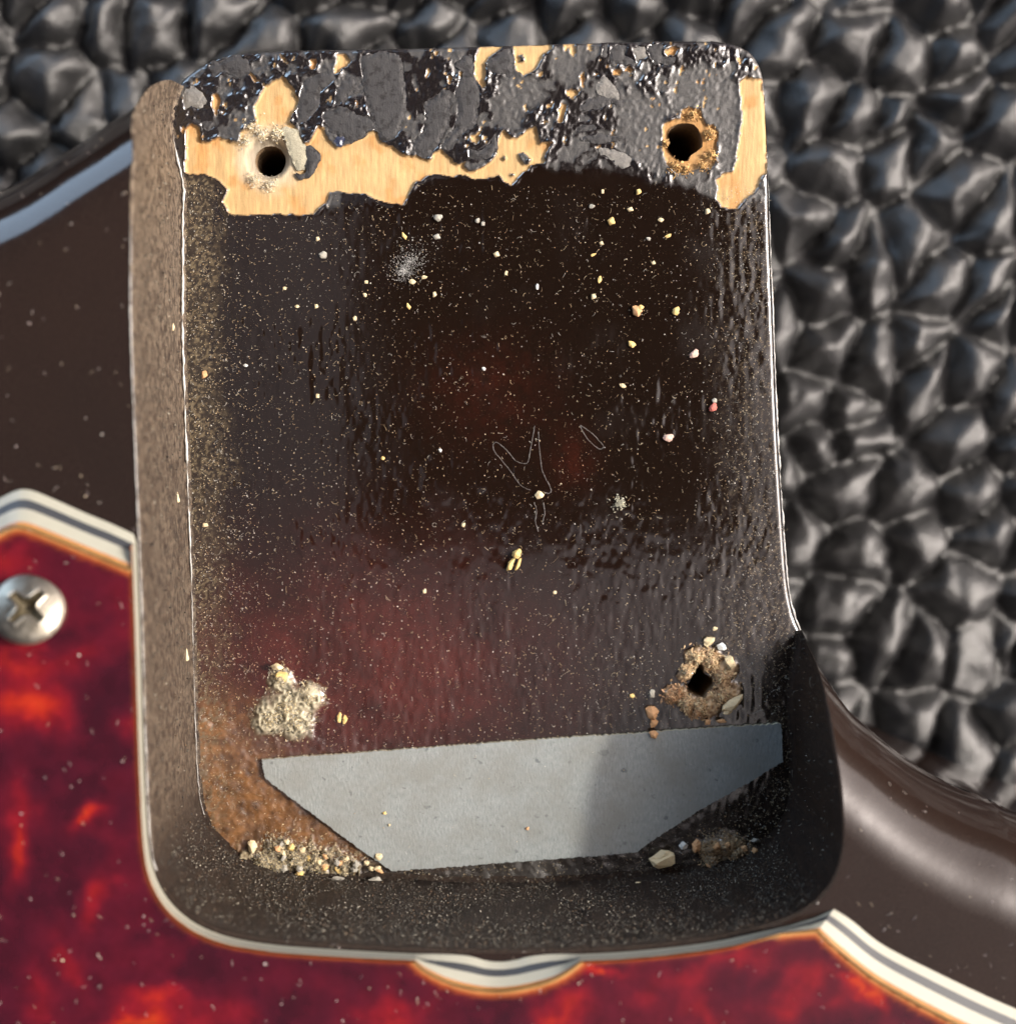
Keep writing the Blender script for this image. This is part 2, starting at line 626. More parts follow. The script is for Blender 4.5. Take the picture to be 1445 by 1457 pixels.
def build_sides():
    for name, L, z0 in (('body_side', OUT_L, -RV), ('tongue_side', TONGUE, ZF), ('body_side', OUT_R, -RV)):
        N = normals2(L)
        c = L[len(L) // 2] + N[len(L) // 2] * 0.5
        if inside(np.array([c[0]]), np.array([c[1]]), np.vstack([OUTLINE, [[70, -75], [-70, -75]]]))[0]:
            N = -N                                   # N now points out of the body
        if name == 'tongue_side':
            prof = [(-0.02, z0 - 0.42)]
            prof += [(0, z0 - 4)]
        else:
            prof = [(0, z0), (0, z0 - 7)]
        prof += [(0, -34)] + [(-5 + 5 * math.cos(q), -34 - 5 * math.sin(q)) for q in np.linspace(0.2, math.pi / 2, 6)]
        prof = np.array(prof)
        k = len(prof)
        v = np.zeros((len(L), k, 3))
        v[:, :, :2] = L[:, None, :] + N[:, None, :] * prof[None, :, :1]
        v[:, :, 2] = prof[None, :, 1]
        if name == 'body_side':
            v[:, 0, 2] = -rv_at(L[:, 0], L[:, 1])
        mesh_obj(name, v.reshape(-1, 3), strip_faces(len(L), k), M_BODY, body)


build_sides()


def build_wall():
    zt = ztop(RIM[:, 0], RIM[:, 1])[0]
    zt[0] = zt[-1] = ZF + 0.35
    n = len(RIM)
    s = np.arange(n)
    r = 0.28
    wpx, wpy = to_px(RIM[:, 0], RIM[:, 1], 0.0)
    fade = np.clip(np.minimum(s, n - 1 - s) / 14.0, 0, 1)
    dust_and_sun = 0.02 + sstep(260, 215, wpx) * sstep(1280, 1120, wpy) * (0.55 + 0.38 * sstep(800, 200, wpy)) + 0.07 * sstep(1230, 1320, wpy) * sstep(1180, 1060, wpx)  # dust amount also paints in sun on the left wall, shade on the right
    rows = []
    jit = 0.05 * (fbm(s / 3.0, s * 0.0, 77) - 0.5)
    for o, dz in ((-r, 0.0), (-0.62 * r, -0.04), (-0.2 * r, -0.13), (0, -r)):
        rows.append(((o + jit) * fade, zt + dz * (0.15 + 0.85 * fade)))
    for k in range(1, 9):
        q = k / 8
        rows.append(((0.20 + 0.5 * sstep(1200, 1300, wpy)) * (fbm(s / 5.0, np.full(n, k * 0.6), 78) - 0.5), (zt - r) * (1 - q) + (ZF + 0.6) * q))
    for q in np.linspace(0.25, math.pi / 2, 6):
        rows.append((0.6 * (1 - math.cos(q)) * np.ones(n), (ZF + 0.6 - 0.59 * math.sin(q)) * np.ones(n)))
    v = np.zeros((n, len(rows), 3))
    for j, (o, z) in enumerate(rows):
        v[:, j, :2] = RIM + RIM_N * np.asarray(o)[:, None]
        v[:, j, 2] = z
    mesh_obj('pocket_wall', v.reshape(-1, 3), strip_faces(n, len(rows)), M_WALL, body, attrs={'dust_and_sun': np.repeat(dust_and_sun, len(rows)), 'grit': np.repeat(0.25 + 0.75 * sstep(1150, 1290, wpy), len(rows))})


build_wall()

# ------------------------------------------------------------------ pocket floor: paint, chips to bare wood, holes
WOOD = [
    # the large chip round the upper left hole and along the middle
    A_([(130, 1090), (140, 740), (185, 705), (240, 730), (255, 830), (310, 855), (400, 800), (500, 840), (560, 840), (570, 760), (690, 690),
        (680, 560), (730, 460), (760, 410), (830, 370), (900, 335), (970, 410), (1030, 510), (1000, 580), (960, 650), (950, 690), (1000, 720),
        (1060, 870), (1110, 840), (1190, 720), (1310, 880)]) + [(478, 211), (502, 204), (535, 183), (542, 204)] +
    C_([(0, 770), (80, 830), (150, 830), (240, 860), (320, 780), (440, 885), (490, 870), (490, 915), (520, 930), (560, 930), (600, 920),
        (690, 840), (720, 700), (750, 650), (800, 700), (850, 710), (930, 645), (985, 630), (1000, 750), (1050, 735), (1075, 745), (1030, 820),
        (1040, 870), (940, 880), (930, 925), (880, 950), (800, 1025), (770, 1010), (720, 960), (660, 975), (560, 990), (490, 950), (410, 965),
        (320, 950), (230, 960), (160, 1000), (110, 1070), (65, 1155), (0, 1150)]) +
    [(540, 285), (519, 275), (495, 273), (471, 272), (464, 287), (450, 299), (447, 304), (384, 305), (326, 304), (317, 287), (326, 271), (312, 257), (289, 248)],
    C_([(560, 150), (600, 70), (750, 60), (740, 90), (690, 120), (650, 150), (630, 200), (625, 340), (605, 350), (570, 310), (550, 250)]),
    C_([(825, 65), (1085, 55), (1075, 90), (1020, 130), (985, 220), (940, 265), (890, 275), (840, 240), (830, 160)]),
    D_([(150, 80), (250, 70), (260, 150), (240, 195), (210, 170), (200, 110), (180, 150), (150, 130)]),
    D_([(370, 80), (415, 75), (400, 130), (365, 130)]),
    A_([(1330, 150), (1390, 150), (1440, 210), (1370, 270), (1310, 310), (1330, 220)]),
    A_([(350, 465), (390, 470), (405, 540), (370, 640), (345, 560)]),
    A_([(630, 280), (660, 300), (715, 370), (680, 365)]),
    A_([(1110, 190), (1170, 200), (1160, 260), (1130, 250)]),
    A_([(890, 150), (910, 160), (945, 225), (915, 205)]),
    D_([(175, 520), (220, 500), (285, 520), (280, 555), (240, 560), (215, 590), (175, 570)]),
    D_([(110, 640), (150, 650), (160, 700), (120, 810), (85, 810)]),
    D_([(300, 380), (335, 350), (345, 400), (335, 455), (310, 440)]),
    D_([(590, 330), (670, 330), (670, 365), (600, 365)]),
    D_([(705, 330), (745, 290), (790, 330), (780, 350)]),
    D_([(1080, 150), (1130, 115), (1205, 125), (1180, 180), (1110, 195)]),
    E_([(1000, 230), (1060, 190), (1120, 215), (1200, 210), (1230, 330), (1265, 600), (1258, 1000), (1262, 1080), (1200, 1120), (1140, 1260),
        (1050, 1330), (980, 1420), (900, 1425), (830, 1400), (785, 1330), (800, 1240), (780, 1150), (840, 1095), (940, 1080), (970, 960),
        (970, 880), (1000, 780), (1020, 600), (1025, 480), (1005, 330)]),
    E_([(290, 640), (340, 620), (450, 590), (460, 510), (520, 490), (640, 500), (640, 570), (690, 640), (760, 640), (790, 720), (780, 860),
        (770, 1000), (730, 1050), (690, 1000), (560, 1060), (400, 1090), (320, 1000), (280, 860)]),
    C_([(520, 690), (570, 670), (595, 710), (570, 740), (530, 725)]),
    C_([(370, 290), (390, 280), (400, 300), (385, 325)]),
    C_([(280, 105), (305, 110), (300, 135), (280, 130)]),
]
BLOTS = [C_([(860, 135), (885, 120), (905, 160), (890, 195), (865, 180)]), C_([(755, 825), (770, 815), (780, 850), (765, 860)]),
         C_([(850, 820), (900, 805), (940, 840), (930, 870), (890, 880)]), C_([(795, 955), (825, 950), (830, 970), (800, 970)])]
HOLES = [
    [(383 + 22 * math.cos(q), 227 + 22 * math.sin(q)) for q in np.linspace(0, 2 * math.pi, 40, endpoint=False)],
    [(950, 190), (953, 183), (958, 179), (964, 176), (970, 175), (979, 175), (987, 177), (993, 183), (996, 190), (999, 199), (999, 208), (991, 215), (983, 220),
     (979, 228), (968, 229), (959, 223), (952, 215), (949, 209), (951, 200)],
    [(975, 978), (981, 970), (986, 958), (995, 942), (1000, 946), (1001, 958), (1013, 965), (1015, 975), (1008, 983), (1001, 993), (988, 990), (980, 986)],
]
HOLES_W = [P(h, ZF) for h in HOLES]
GREY = [
    E_([(330, 330), (380, 130), (520, 90), (700, 90), (880, 140), (990, 270), (1020, 480), (1015, 620), (1000, 780), (960, 950), (930, 1080),
        (850, 1090), (780, 1080), (780, 700), (640, 540), (640, 480), (450, 500), (380, 560), (330, 600)]),
    D_([(640, 650), (780, 480), (900, 560), (1100, 560), (1130, 700), (1080, 850), (1080, 1200), (1000, 1280), (900, 1220), (780, 1110), (700, 960), (680, 800)]),
    C_([(720, 300), (860, 280), (1000, 300), (1060, 420), (900, 520), (880, 640), (800, 660), (740, 560)]),
    C_([(1080, 90), (1280, 80), (1330, 180), (1270, 340), (1190, 350), (1120, 300), (1060, 240)]),
    E_([(400, 1080), (560, 1060), (690, 1000), (730, 1060), (680, 1140), (520, 1230), (420, 1140)]),
]


FLAKES = [
    (B_([(180, 240), (230, 215), (320, 215), (355, 260), (370, 400), (350, 530), (320, 570), (270, 585), (245, 540), (210, 450), (195, 350)]), 0),
    (C_([(215, 460), (270, 430), (360, 370), (390, 420), (385, 560), (370, 640), (320, 720), (260, 820), (220, 850), (160, 820), (130, 750), (110, 730), (180, 680), (215, 600)]), 0),
    (C_([(420, 200), (480, 140), (540, 150), (555, 260), (590, 360), (590, 440), (575, 560), (560, 620), (490, 660), (440, 710), (380, 790), (330, 770), (370, 690), (430, 600), (440, 440), (420, 400), (470, 260)]), 0),
    (C_([(510, 780), (570, 790), (640, 750), (705, 680), (710, 770), (670, 830), (580, 850), (520, 840)]), 0),
    (C_([(640, 170), (720, 130), (800, 90), (820, 130), (820, 230), (800, 290), (760, 260), (680, 260), (640, 220)]), 0),
    (D_([(510, 110), (560, 80), (545, 200), (500, 190)]), 0),
    (D_([(590, 120), (660, 90), (740, 90), (720, 190), (800, 230), (815, 290), (720, 260), (590, 270)]), 0),
    (D_([(780, 120), (900, 110), (910, 210), (860, 230), (830, 300), (810, 200)]), 1),
    (D_([(920, 100), (1075, 90), (1060, 190), (1110, 205), (1180, 200), (1170, 280), (1060, 270), (960, 230)]), 0),
    (D_([(460, 440), (520, 380), (600, 460), (660, 530), (640, 590), (540, 570), (460, 530)]), 1),
    (D_([(310, 640), (420, 570), (560, 560), (720, 610), (690, 670), (560, 640), (480, 690), (370, 700), (310, 700)]), 0),
    (D_([(290, 760), (370, 730), (390, 790), (300, 810)]), 0),
    (D_([(260, 870), (330, 840), (450, 850), (420, 890), (270, 900)]), 0),
    (D_([(300, 960), (430, 920), (640, 930), (670, 980), (560, 1010), (430, 1000), (310, 990)]), 0),
    (D_([(490, 1050), (600, 1060), (760, 1130), (770, 1210), (690, 1240), (580, 1160), (490, 1110)]), 1),
    (A_([(320, 230), (450, 180), (560, 150), (640, 240), (640, 290), (560, 330), (500, 320), (430, 290), (360, 330)]), 0),
    (A_([(110, 450), (200, 400), (270, 460), (300, 520), (230, 590), (180, 560), (130, 600)]), 1),
    (A_([(1010, 600), (1060, 380), (1180, 300), (1280, 290), (1330, 330), (1270, 400), (1200, 450), (1190, 560), (1090, 680), (1030, 700)]), 0),
    (A_([(1200, 640), (1280, 580), (1400, 560), (1445, 600), (1420, 700), (1360, 760), (1260, 700)]), 0),
    (A_([(1330, 420), (1440, 330), (1500, 420), (1390, 520), (1310, 560)]), 0),
    (B_([(30, 460), (100, 440), (180, 470), (240, 490), (245, 525), (150, 585), (110, 560), (60, 540)]), 0),
    (A_([(260, 690), (350, 680), (370, 720), (320, 750), (270, 730)]), 0),
    (A_([(1060, 880), (1130, 880), (1200, 950), (1140, 1080), (1040, 1135), (990, 1100), (1080, 1060)]), 0),
    (A_([(890, 740), (960, 720), (1040, 800), (1080, 900), (1080, 1040), (1010, 1070), (960, 950), (920, 850)]), 2),
    (B_([(80, 560), (120, 550), (115, 590), (85, 605)]), 3),
]


def build_floor():
    s = 0.132
    lo, hi = POCKET.min(0) - 2 * s, POCKET.max(0) + 2 * s
    xs, ys = np.arange(lo[0], hi[0], s), np.arange(lo[1], hi[1], s)
    X, Y = np.meshgrid(xs, ys, indexing='ij')
    n, m = X.shape
    ok = inside(X, Y, POCKET)
    hole = np.zeros_like(ok)
    for h in HOLES_W:
        hole |= inside(X, Y, h)
    keep = ok & ~hole
    # cells with at least one kept corner; the outer corners snap to the border
    idx = np.arange(n * m).reshape(n, m)
    q = np.stack([idx[:-1, :-1], idx[1:, :-1], idx[1:, 1:], idx[:-1, 1:]], -1).reshape(-1, 4)
    kf = keep.ravel()
    q = q[kf[q].sum(1) >= 2]
    used = np.zeros(n * m, bool)
    used[q] = True
    x, y = X.ravel().copy(), Y.ravel().copy()
    mv = used & ~kf
    hm = hole.ravel()
    w = mv & ~hm
    _, qx, qy = seg_dist(x[w], y[w], POCKET)
    x[w], y[w] = qx, qy
    w = mv & hm
    best = np.full(w.sum(), 1e9)
    bx, by = x[w].copy(), y[w].copy()
    for h in HOLES_W:
        d, qx, qy = seg_dist(x[w], y[w], h)
        k = d < best
        best = np.where(k, d, best)
        bx, by = np.where(k, qx, bx), np.where(k, qy, by)
    x[w], y[w] = bx, by
    re = -np.ones(n * m, int)
    re[used] = np.arange(used.sum())
    q = re[q]
    x, y = x[used], y[used]
    # traced shapes are read off at each point, with a little waver so edges are ragged
    px, py = to_px(x, y, ZF)
    wx = px + 5.0 * (fbm(x / 0.5, y / 0.5, 1, 3) - 0.5) + 3.0 * (fbm(x / 1.6, y / 1.6, 12, 2) - 0.5)
    wy = py + 5.0 * (fbm(x / 0.5, y / 0.5, 2, 3) - 0.5) + 3.0 * (fbm(x / 1.6, y / 1.6, 13, 2) - 0.5)
    dw = np.full(x.shape, 14.0)
    for pl in WOOD:
        dw = np.minimum(dw, sdf(wx, wy, pl))
    for pl in BLOTS:
        dw = np.maximum(dw, -sdf(wx, wy, pl))
    wood = sstep(0.9, -0.9, dw)
    grey = np.zeros(x.shape)
    for pl in GREY:
        grey = np.maximum(grey, sstep(6, -8, sdf(wx, wy, pl) + 9 * (fbm(x / 0.6, y / 0.6, 61) - 0.5)))
    # flaky, tar-like zone at the end of the tongue
    lower = np.interp(px, [250, 270, 330, 450, 560, 640, 700, 760, 800, 860, 930, 980, 1030, 1100], [246, 250, 300, 300, 285, 245, 245, 232, 245, 240, 260, 268, 290, 285])
    band = sstep(10, -12, wy - lower) * (1 - wood)
    band = np.where((px < 330) & (py > 245), 0, band)
    grey = np.maximum(grey, 0.85 * band * sstep(0.53, 0.60, fbm(x / 1.3, y / 1.6, 67, 4)))
    spots = band * sstep(0.79, 0.81, fbm(x / 0.55, y / 0.75, 69, 3)) * (py < 215)
    wood = np.maximum(wood, spots)
    grey *= (1 - wood)
    lumps = 1 - np.abs(2 * fbm(x / 0.7, y / 0.7, 91, 4) - 1)
    lumps2 = 1 - np.abs(2 * fbm(x / 0.75 + 3 * fbm(x / 1.3, y / 1.3, 5), y / 1.1 + 3 * fbm(x / 1.3, y / 1.3, 6), 95, 3) - 1)
    calm = sstep(0.35, 0.6, fbm(x / 3.2, y / 3.2, 88, 2))
    z = np.zeros(x.shape)
    z += band * (0.28 * (lumps - 0.6) + 0.24 * (lumps2 - 0.6)) * (0.12 + 0.88 * calm)
    z += band * (0.06 + 0.08 * (1 - np.abs(2 * fbm(x / 0.35, y / 0.35, 97, 2) - 1) - 0.6))
    fl = np.full(x.shape, 14.0)
    for pl, kd in FLAKES:
        fl = np.minimum(fl, sdf(px, py, pl))
    fl = sstep(1, -3, fl)
    z = z * (1 - fl) - 0.10 * fl
    z += 0.10 * sstep(7, 1, dw) * (1 - wood) * (fbm(x / 0.5, y / 0.5, 33) + 0.2)       # lip of the paint at a chip
    z += -0.20 * wood + wood * (0.05 * (fbm(x / 0.20, y / 2.4, 44, 3) - 0.5) + 0.08 * (fbm(x / 2, y / 2, 47, 3) - 0.5))
    z = z * (1 - 0.7 * grey) + grey * 0.09 * (fbm(x / 0.35, y / 0.35, 66, 4) - 0.5)
    # gentle orange peel, longer along the grain
    clean = (1 - wood) * (1 - band)
    z += clean * (0.25 + 1.5 * sstep(0.35, 0.7, fbm(x / 5.0, y / 6.0, 107, 3))) * (0.034 * (fbm(x / 0.5, y / 1.2, 101, 2) - 0.5) + 0.030 * (fbm(x / 1.6, y / 3.0, 104, 2) - 0.5))
    # rough old finish in the low left corner and along the foot of the pocket
    low = sstep(1000, 1120, py + 0.30 * (560 - px)) * clean
    z += low * 0.10 * (fbm(x / 0.5, y / 0.5, 111, 4) - 0.5)
    z += low * 0.16 * (fbm(x / 1.1, y / 1.1, 113, 4) - 0.5)
    crag = fbm(x / 0.55, y / 0.55, 181, 4)
    crag2 = fbm(x / 0.25, y / 0.25, 185, 3)
    plug = np.zeros(x.shape)
    for bx, by, br in ((412, 1010, 36), (384, 1020, 26), (440, 992, 22), (420, 1026, 26), (400, 970, 18)):
        plug = np.maximum(plug, sstep(1.25, 0.45, np.hypot(px - bx, py - by) / br + 0.9 * (crag - 0.5)))
    torn = np.zeros(x.shape)
    for bx, by, br in ((990, 938, 17), (1008, 938, 18), (1028, 955, 20), (1032, 985, 22), (1008, 1002, 18), (985, 1003, 16), (968, 990, 15), (955, 988, 12), (974, 960, 10)):
        torn = np.maximum(torn, sstep(1.2, 0.55, np.hypot(px - bx, py - by) / br + 1.0 * (crag - 0.5)))
    heap = np.zeros(x.shape)
    for bx, by, br in ((420, 1222, 38), (455, 1226, 34), (385, 1228, 26), (350, 1216, 20), (395, 1207, 20), (500, 1236, 24), (330, 1232, 20)):
        heap = np.maximum(heap, sstep(1.25, 0.4, np.hypot(px - bx, (py - by) * 1.5) / br + 3.2 * (crag - 0.45)))
    heap2 = np.zeros(x.shape)
    for bx, by, br in ((1012, 1208, 22), (1032, 1205, 28), (1050, 1214, 22)):
        heap2 = np.maximum(heap2, sstep(1.25, 0.4, np.hypot(px - bx, (py - by) * 1.5) / br + 1.3 * (crag - 0.5)))
    z += plug * (0.25 + 1.1 * (crag - 0.25) + 0.6 * (crag2 - 0.5)) + torn * (0.12 + 0.7 * (crag - 0.3) + 0.55 * (crag2 - 0.5))
    z += (heap + heap2) * (0.2 + 1.3 * (crag - 0.3) + 0.3 * (crag2 - 0.5))
    # depressed funnel round the left hole
    r1 = np.hypot(px - 381, py - 225)
    z -= 0.75 * sstep(34, 21, r1)
    de, _, _ = seg_dist(x, y, TONGUE, False)
    ue = np.clip((0.5 - de) / 0.5, 0, 1)
    z -= 0.5 * (1 - np.sqrt(np.maximum(1 - ue * ue, 0)))
    # colours
    col = np.zeros((len(x), 3))
    col[:] = (0.0090, 0.0049, 0.0033)

    def blend(c, mk):
        mk = np.clip(mk, 0, 1)[:, None]
        col[:] = col * (1 - mk) + np.array(c) * mk
    nz = fbm(x / 4, y / 4, 121)
    nf = fbm(x / 0.8, y / 0.8, 131)
    red = np.exp(-(((px - 500) / 230) ** 2 + ((py - 960) / 150) ** 2)) * (0.55 + 0.9 * (nz - 0.3)) * (0.6 + 0.8 * nf)
    blend((0.072, 0.015, 0.011), red * clean * 1.15)
    red2 = (np.exp(-(((px - 815) / 30) ** 2 + ((py - 655) / 40) ** 2)) + 0.7 * np.exp(-(((px - 690) / 90) ** 2 + ((py - 560) / 70) ** 2))) * nf
    blend((0.045, 0.010, 0.006), red2 * clean * 0.8)
    corner = sstep(60, -120, (px - 430) + 1.15 * (1075 - py) + 130 * (nz - 0.5)) * sstep(930, 1030, py)
    blend((0.200, 0.092, 0.032), corner * clean * (0.30 + 1.3 * (nf - 0.2)))
    foot = sstep(1205, 1245, py + 30 * (nz - 0.5))
    blend((0.022, 0.018, 0.015), foot)
    edge = sstep(330, 262, px - 0.02 * (py - 200) + 90 * (nz - 0.5)) * clean * (py > 250)
    blend((0.13, 0.10, 0.06), edge * sstep(0.46, 0.72, fbm(x / 0.22, y / 0.22, 141, 3)) * 0.9)
    edge2 = sstep(985, 1090, px) * clean
    blend((0.10, 0.075, 0.05), edge2 * sstep(0.58, 0.8, fbm(x / 0.22, y / 0.22, 143, 3)) * 0.8)
    blend((0.007, 0.0045, 0.0045), band)
    blend((0.036, 0.033, 0.030), grey * (0.35 + 0.9 * (fbm(x / 0.5, y / 0.5, 151) - 0.2)))
    wv = fbm(x / 0.9, y / 3.0, 161, 3)
    wv = 0.5 * wv + 0.5 * fbm(x / 0.16, y / 2.4, 163, 3)
    wc = np.array((0.52, 0.345, 0.160))[None] * (0.72 + 0.56 * wv)[:, None]
    stain = sstep(0.52, 0.80, fbm(x / 1.5, y / 1.9, 171, 4))[:, None]
    wc = wc * (1 - stain) + np.array((0.50, 0.27, 0.10)) * stain
    wood_c = wood[:, None]
    col[:] = col * (1 - wood_c) + wc * wood_c
    # burnt-orange torn fibres round the right hole, pale crushed rim round the left one
    r2 = np.hypot(px - 980, py - 200)
    blend((0.42, 0.22, 0.075), wood * sstep(58, 30, r2) * (px < 1030) * (0.4 + 0.8 * nf))
    blend((0.56, 0.47, 0.33), sstep(58, 36, r1 + 16 * (nf - 0.5)) * sstep(0, -3, dw - 3) * 0.8)
    blend((0.22, 0.19, 0.15), sstep(34, 26, r1 + 6 * (nf - 0.5)) * 0.75)
    cg = sstep(0.30, 0.62, 0.6 * crag + 0.4 * crag2)[:, None]

    def crust(mk, c0, c1):
        mk = (np.clip(mk * 1.3, 0, 1))[:, None]
        col[:] = col * (1 - mk) + (np.array(c0) * (1 - cg) + np.array(c1) * cg) * mk
    crust(plug, (0.10, 0.09, 0.065), (0.46, 0.41, 0.29))
    crust(torn, (0.20, 0.12, 0.065), (0.56, 0.40, 0.24))
    crust(heap, (0.09, 0.06, 0.03), (0.42, 0.36, 0.24))
    crust(heap2, (0.10, 0.07, 0.04), (0.36, 0.25, 0.14))
    crumbly = np.clip(plug + torn + heap + heap2, 0, 1)
    rough = 0.07 + 0.20 * low + 0.10 * sstep(0.45, 0.8, nz) * clean
    rough = np.where(band > 0.5, 0.24, rough)
    rough = rough * (1 - grey) + 0.58 * grey
    rough = rough * (1 - wood) + 0.62 * wood
    rough = rough * (1 - crumbly) + 0.75 * crumbly
    spec = (1 - 0.75 * crumbly) * (1.0 * (1 - wood) + 0.3 * wood)
    grit = 0.10 + 0.9 * low + 0.5 * grey + 0.25 * band + 0.3 * wood
    me = mesh_obj('pocket_floor', np.column_stack([x, y, ZF + z]), q.tolist(), M_FLOOR, body, col=col,
                  attrs={'wood': wood, 'rough': np.clip(rough, 0.05, 1), 'spec': spec, 'grit': np.clip(grit, 0, 1)})
    return me


floor_o = build_floor()

# drilled holes
for k, (h, deep) in enumerate(zip(HOLES_W, (11, 13, 10))):
    h = np.asarray(h)
    n = len(h)
    c = h.mean(0)
    rows = []
    zs = np.linspace(0.3 if k != 0 else -0.6, -deep, 26)
    for j, dz in enumerate(zs):
        sc = 1.0 + 0.02 + (0.07 if (k == 0 and j % 2) else 0.0) + 0.05 * math.sin(j * 2.1 + k)
        if j == 0:
            sc = 1.01
        rows.append(np.column_stack([c + (h - c) * sc, np.full(n, ZF - 0.35 + dz)]))
    v = np.stack(rows, 1)
    f = strip_faces(n, len(rows), True)
    f.append([i * len(rows) + len(rows) - 1 for i in range(n)])
    o = mesh_obj('screw_hole', v.reshape(-1, 3), f, M_HOLE, body)
    o['label'] = ['clean round screw hole in bare wood', 'torn screw hole with splintered orange rim', 'small ragged screw hole in fuzzy wood'][k]


# ------------------------------------------------------------------ scraped flakes of paint at the end of the tongue
M_BLUEF = flat('bluish_flake', (0.035, 0.042, 0.075), 0.25, var=0.5, sc=6)
M_CHIPW = flat('crushed_wood', (0.36, 0.33, 0.24), 0.7, var=0.35, sc=5, bmp=0.06)


def build_flake(poly, kind, seed):
    pl = catmull(P(poly, ZF + 0.2), 0.14, True)
    pl = pl + 0.52 * np.stack([fbm(pl[:, 0] / 0.45, pl[:, 1] / 0.45, seed, 3) - 0.5, fbm(pl[:, 0] / 0.45, pl[:, 1] / 0.45, seed + 50, 3) - 0.5], 1)
    V, T = cdt_region(pl, grid_pts(pl, 0.2, 0.1))
    d, _, _ = seg_dist(V[:, 0], V[:, 1], pl)
    rim = d < 1e-4
    top = ZF + 0.10 + 0.06 * sstep(0, 0.5, d) + 0.05 * (fbm(V[:, 0] / 0.9, V[:, 1] / 0.9, seed + 9, 3) - 0.5) \
        + 0.16 * sstep(0.45, 0.0, d) * (fbm(V[:, 0] / 0.3, V[:, 1] / 0.3, seed + 19, 2) - 0.55)
    if kind == 1:
        top += 0.12 * (fbm(V[:, 0] / 0.5, V[:, 1] / 0.5, seed + 29, 3) - 0.4)
    n = len(V)
    e = V[T]
    cr = (e[:, 1, 0] - e[:, 0, 0]) * (e[:, 2, 1] - e[:, 0, 1]) - (e[:, 1, 1] - e[:, 0, 1]) * (e[:, 2, 0] - e[:, 0, 0])
    T[cr < 0] = T[cr < 0][:, ::-1]
    k = len(pl)
    verts = np.vstack([np.column_stack([V, top]), np.column_stack([V[:k], np.full(k, ZF - 0.22)])])
    f = T.tolist() + [[i, n + i, n + (i + 1) % k, (i + 1) % k] for i in range(k)]
    return mesh_obj('paint_flake' if kind != 2 else 'wood_chip', verts, f, [M_FLAKE, M_PALEFLAKE, M_CHIPW, M_BLUEF][kind], floor_o, smooth=False)


for i, (pl, kd) in enumerate(FLAKES):
    build_flake(pl, kd, 200 + 7 * i)

# ------------------------------------------------------------------ pickguard: tortoise over white, black, white
PT = 2.0
# edge next to the pocket: cut square, a hair outside the rim
i0 = int(np.argmin(np.hypot(*(RIM - P([(202, 775)], 0)[0]).T)))
i1 = int(np.argmin(np.hypot(*(RIM - P([(1040, 1328)], 0)[0]).T)))
cut = (RIM - RIM_N * 0.45)[i0:i1 + 1]
na = int(np.argmin(np.hypot(*(cut - P([(592, 1356)], 0)[0]).T)))
nb = int(np.argmin(np.hypot(*(cut - P([(826, 1356)], 0)[0]).T)))
bot, top = [], []


def both(b_, t_):
    bot.extend(b_.tolist())
    top.extend(t_.tolist())


lb = P([(-330, 860), (-60, 738), (0, 709), (18, 700), (31, 696), (42, 697), (52, 700), (85, 714), (121, 730), (160, 746), (190, 760)], 0.05)
lt = P([(-330, 920), (-60, 788), (0, 759), (12, 753), (24, 750), (35, 751), (46, 754), (82, 768), (121, 784), (158, 799), (186, 811)], PT)
cb, ct = catmull(lb, 0.6), None
kk = np.linspace(0, 1, len(cb))


def resample(pl, n):
    s = np.r_[0, np.cumsum(np.linalg.norm(np.diff(pl, axis=0), axis=1))]
    q = np.linspace(0, s[-1], n)
    return np.stack([np.interp(q, s, pl[:, 0]), np.interp(q, s, pl[:, 1])], 1)


both(resample(cb, 80), resample(catmull(lt, 0.3), 80))
both(cut[:na], cut[:na])
# truss-rod notch: bevelled half moon
nt_top = resample(catmull(np.vstack([cut[na][None], P([(607, 1383), (635, 1397), (668, 1407), (705, 1411), (745, 1407), (782, 1397), (808, 1384)], PT), cut[nb][None]]), 0.2), 50)
nt_bot = resample(catmull(np.vstack([cut[na][None], P([(640, 1358.5), (668, 1361), (690, 1367), (712, 1369), (735, 1366), (755, 1361), (785, 1358)], 0.05), cut[nb][None]]), 0.2), 50)
both(nt_bot, nt_top)
both(cut[nb + 1:], cut[nb + 1:])
rb = P([(1120, 1318), (1160, 1306), (1186, 1294), (1200, 1302), (1215, 1313), (1256, 1345), (1326, 1381), (1395, 1414), (1445, 1436), (1700, 1545)], 0.05)
rt = P([(1110, 1329), (1135, 1327), (1163, 1325), (1172, 1334), (1190, 1350), (1239, 1390), (1291, 1421), (1350, 1452), (1400, 1476), (1690, 1610)], PT)
rbs = np.vstack([resample(rb[:3], 22), resample(catmull(rb[2:], 0.4), 60)[1:]])
rts = np.vstack([resample(rt[:3], 22), resample(catmull(rt[2:], 0.4), 60)[1:]])
both(rbs, rts)
far = [[62, -70], [-62, -70]]
bot.extend(far)
top.extend(far)
bot, top = np.array(bot), np.array(top)
guard = empty('pickguard', (0, -50, 0.05), 'red tortoiseshell pickguard with white and black edge stripes', 'pickguard')


def ply(name, t0, t1, mat):
    n = len(bot)
    vv = []
    for tt in (t0, (t0 + t1) / 2, t1):
        xy = bot * (1 - tt[:, None]) + top * tt[:, None]
        vv.append(np.column_stack([xy, 0.05 + (PT - 0.05) * tt]))
    v = np.vstack(vv)
    f = []
    for r in (0, 1):
        for i in range(n):
            j = (i + 1) % n
            f.append([r * n + i, r * n + j, (r + 1) * n + j, (r + 1) * n + i])
    f.append(list(range(n))[::-1])
    f.append([2 * n + i for i in range(n)])
    return mesh_obj(name, v, f, mat, guard, smooth=False)


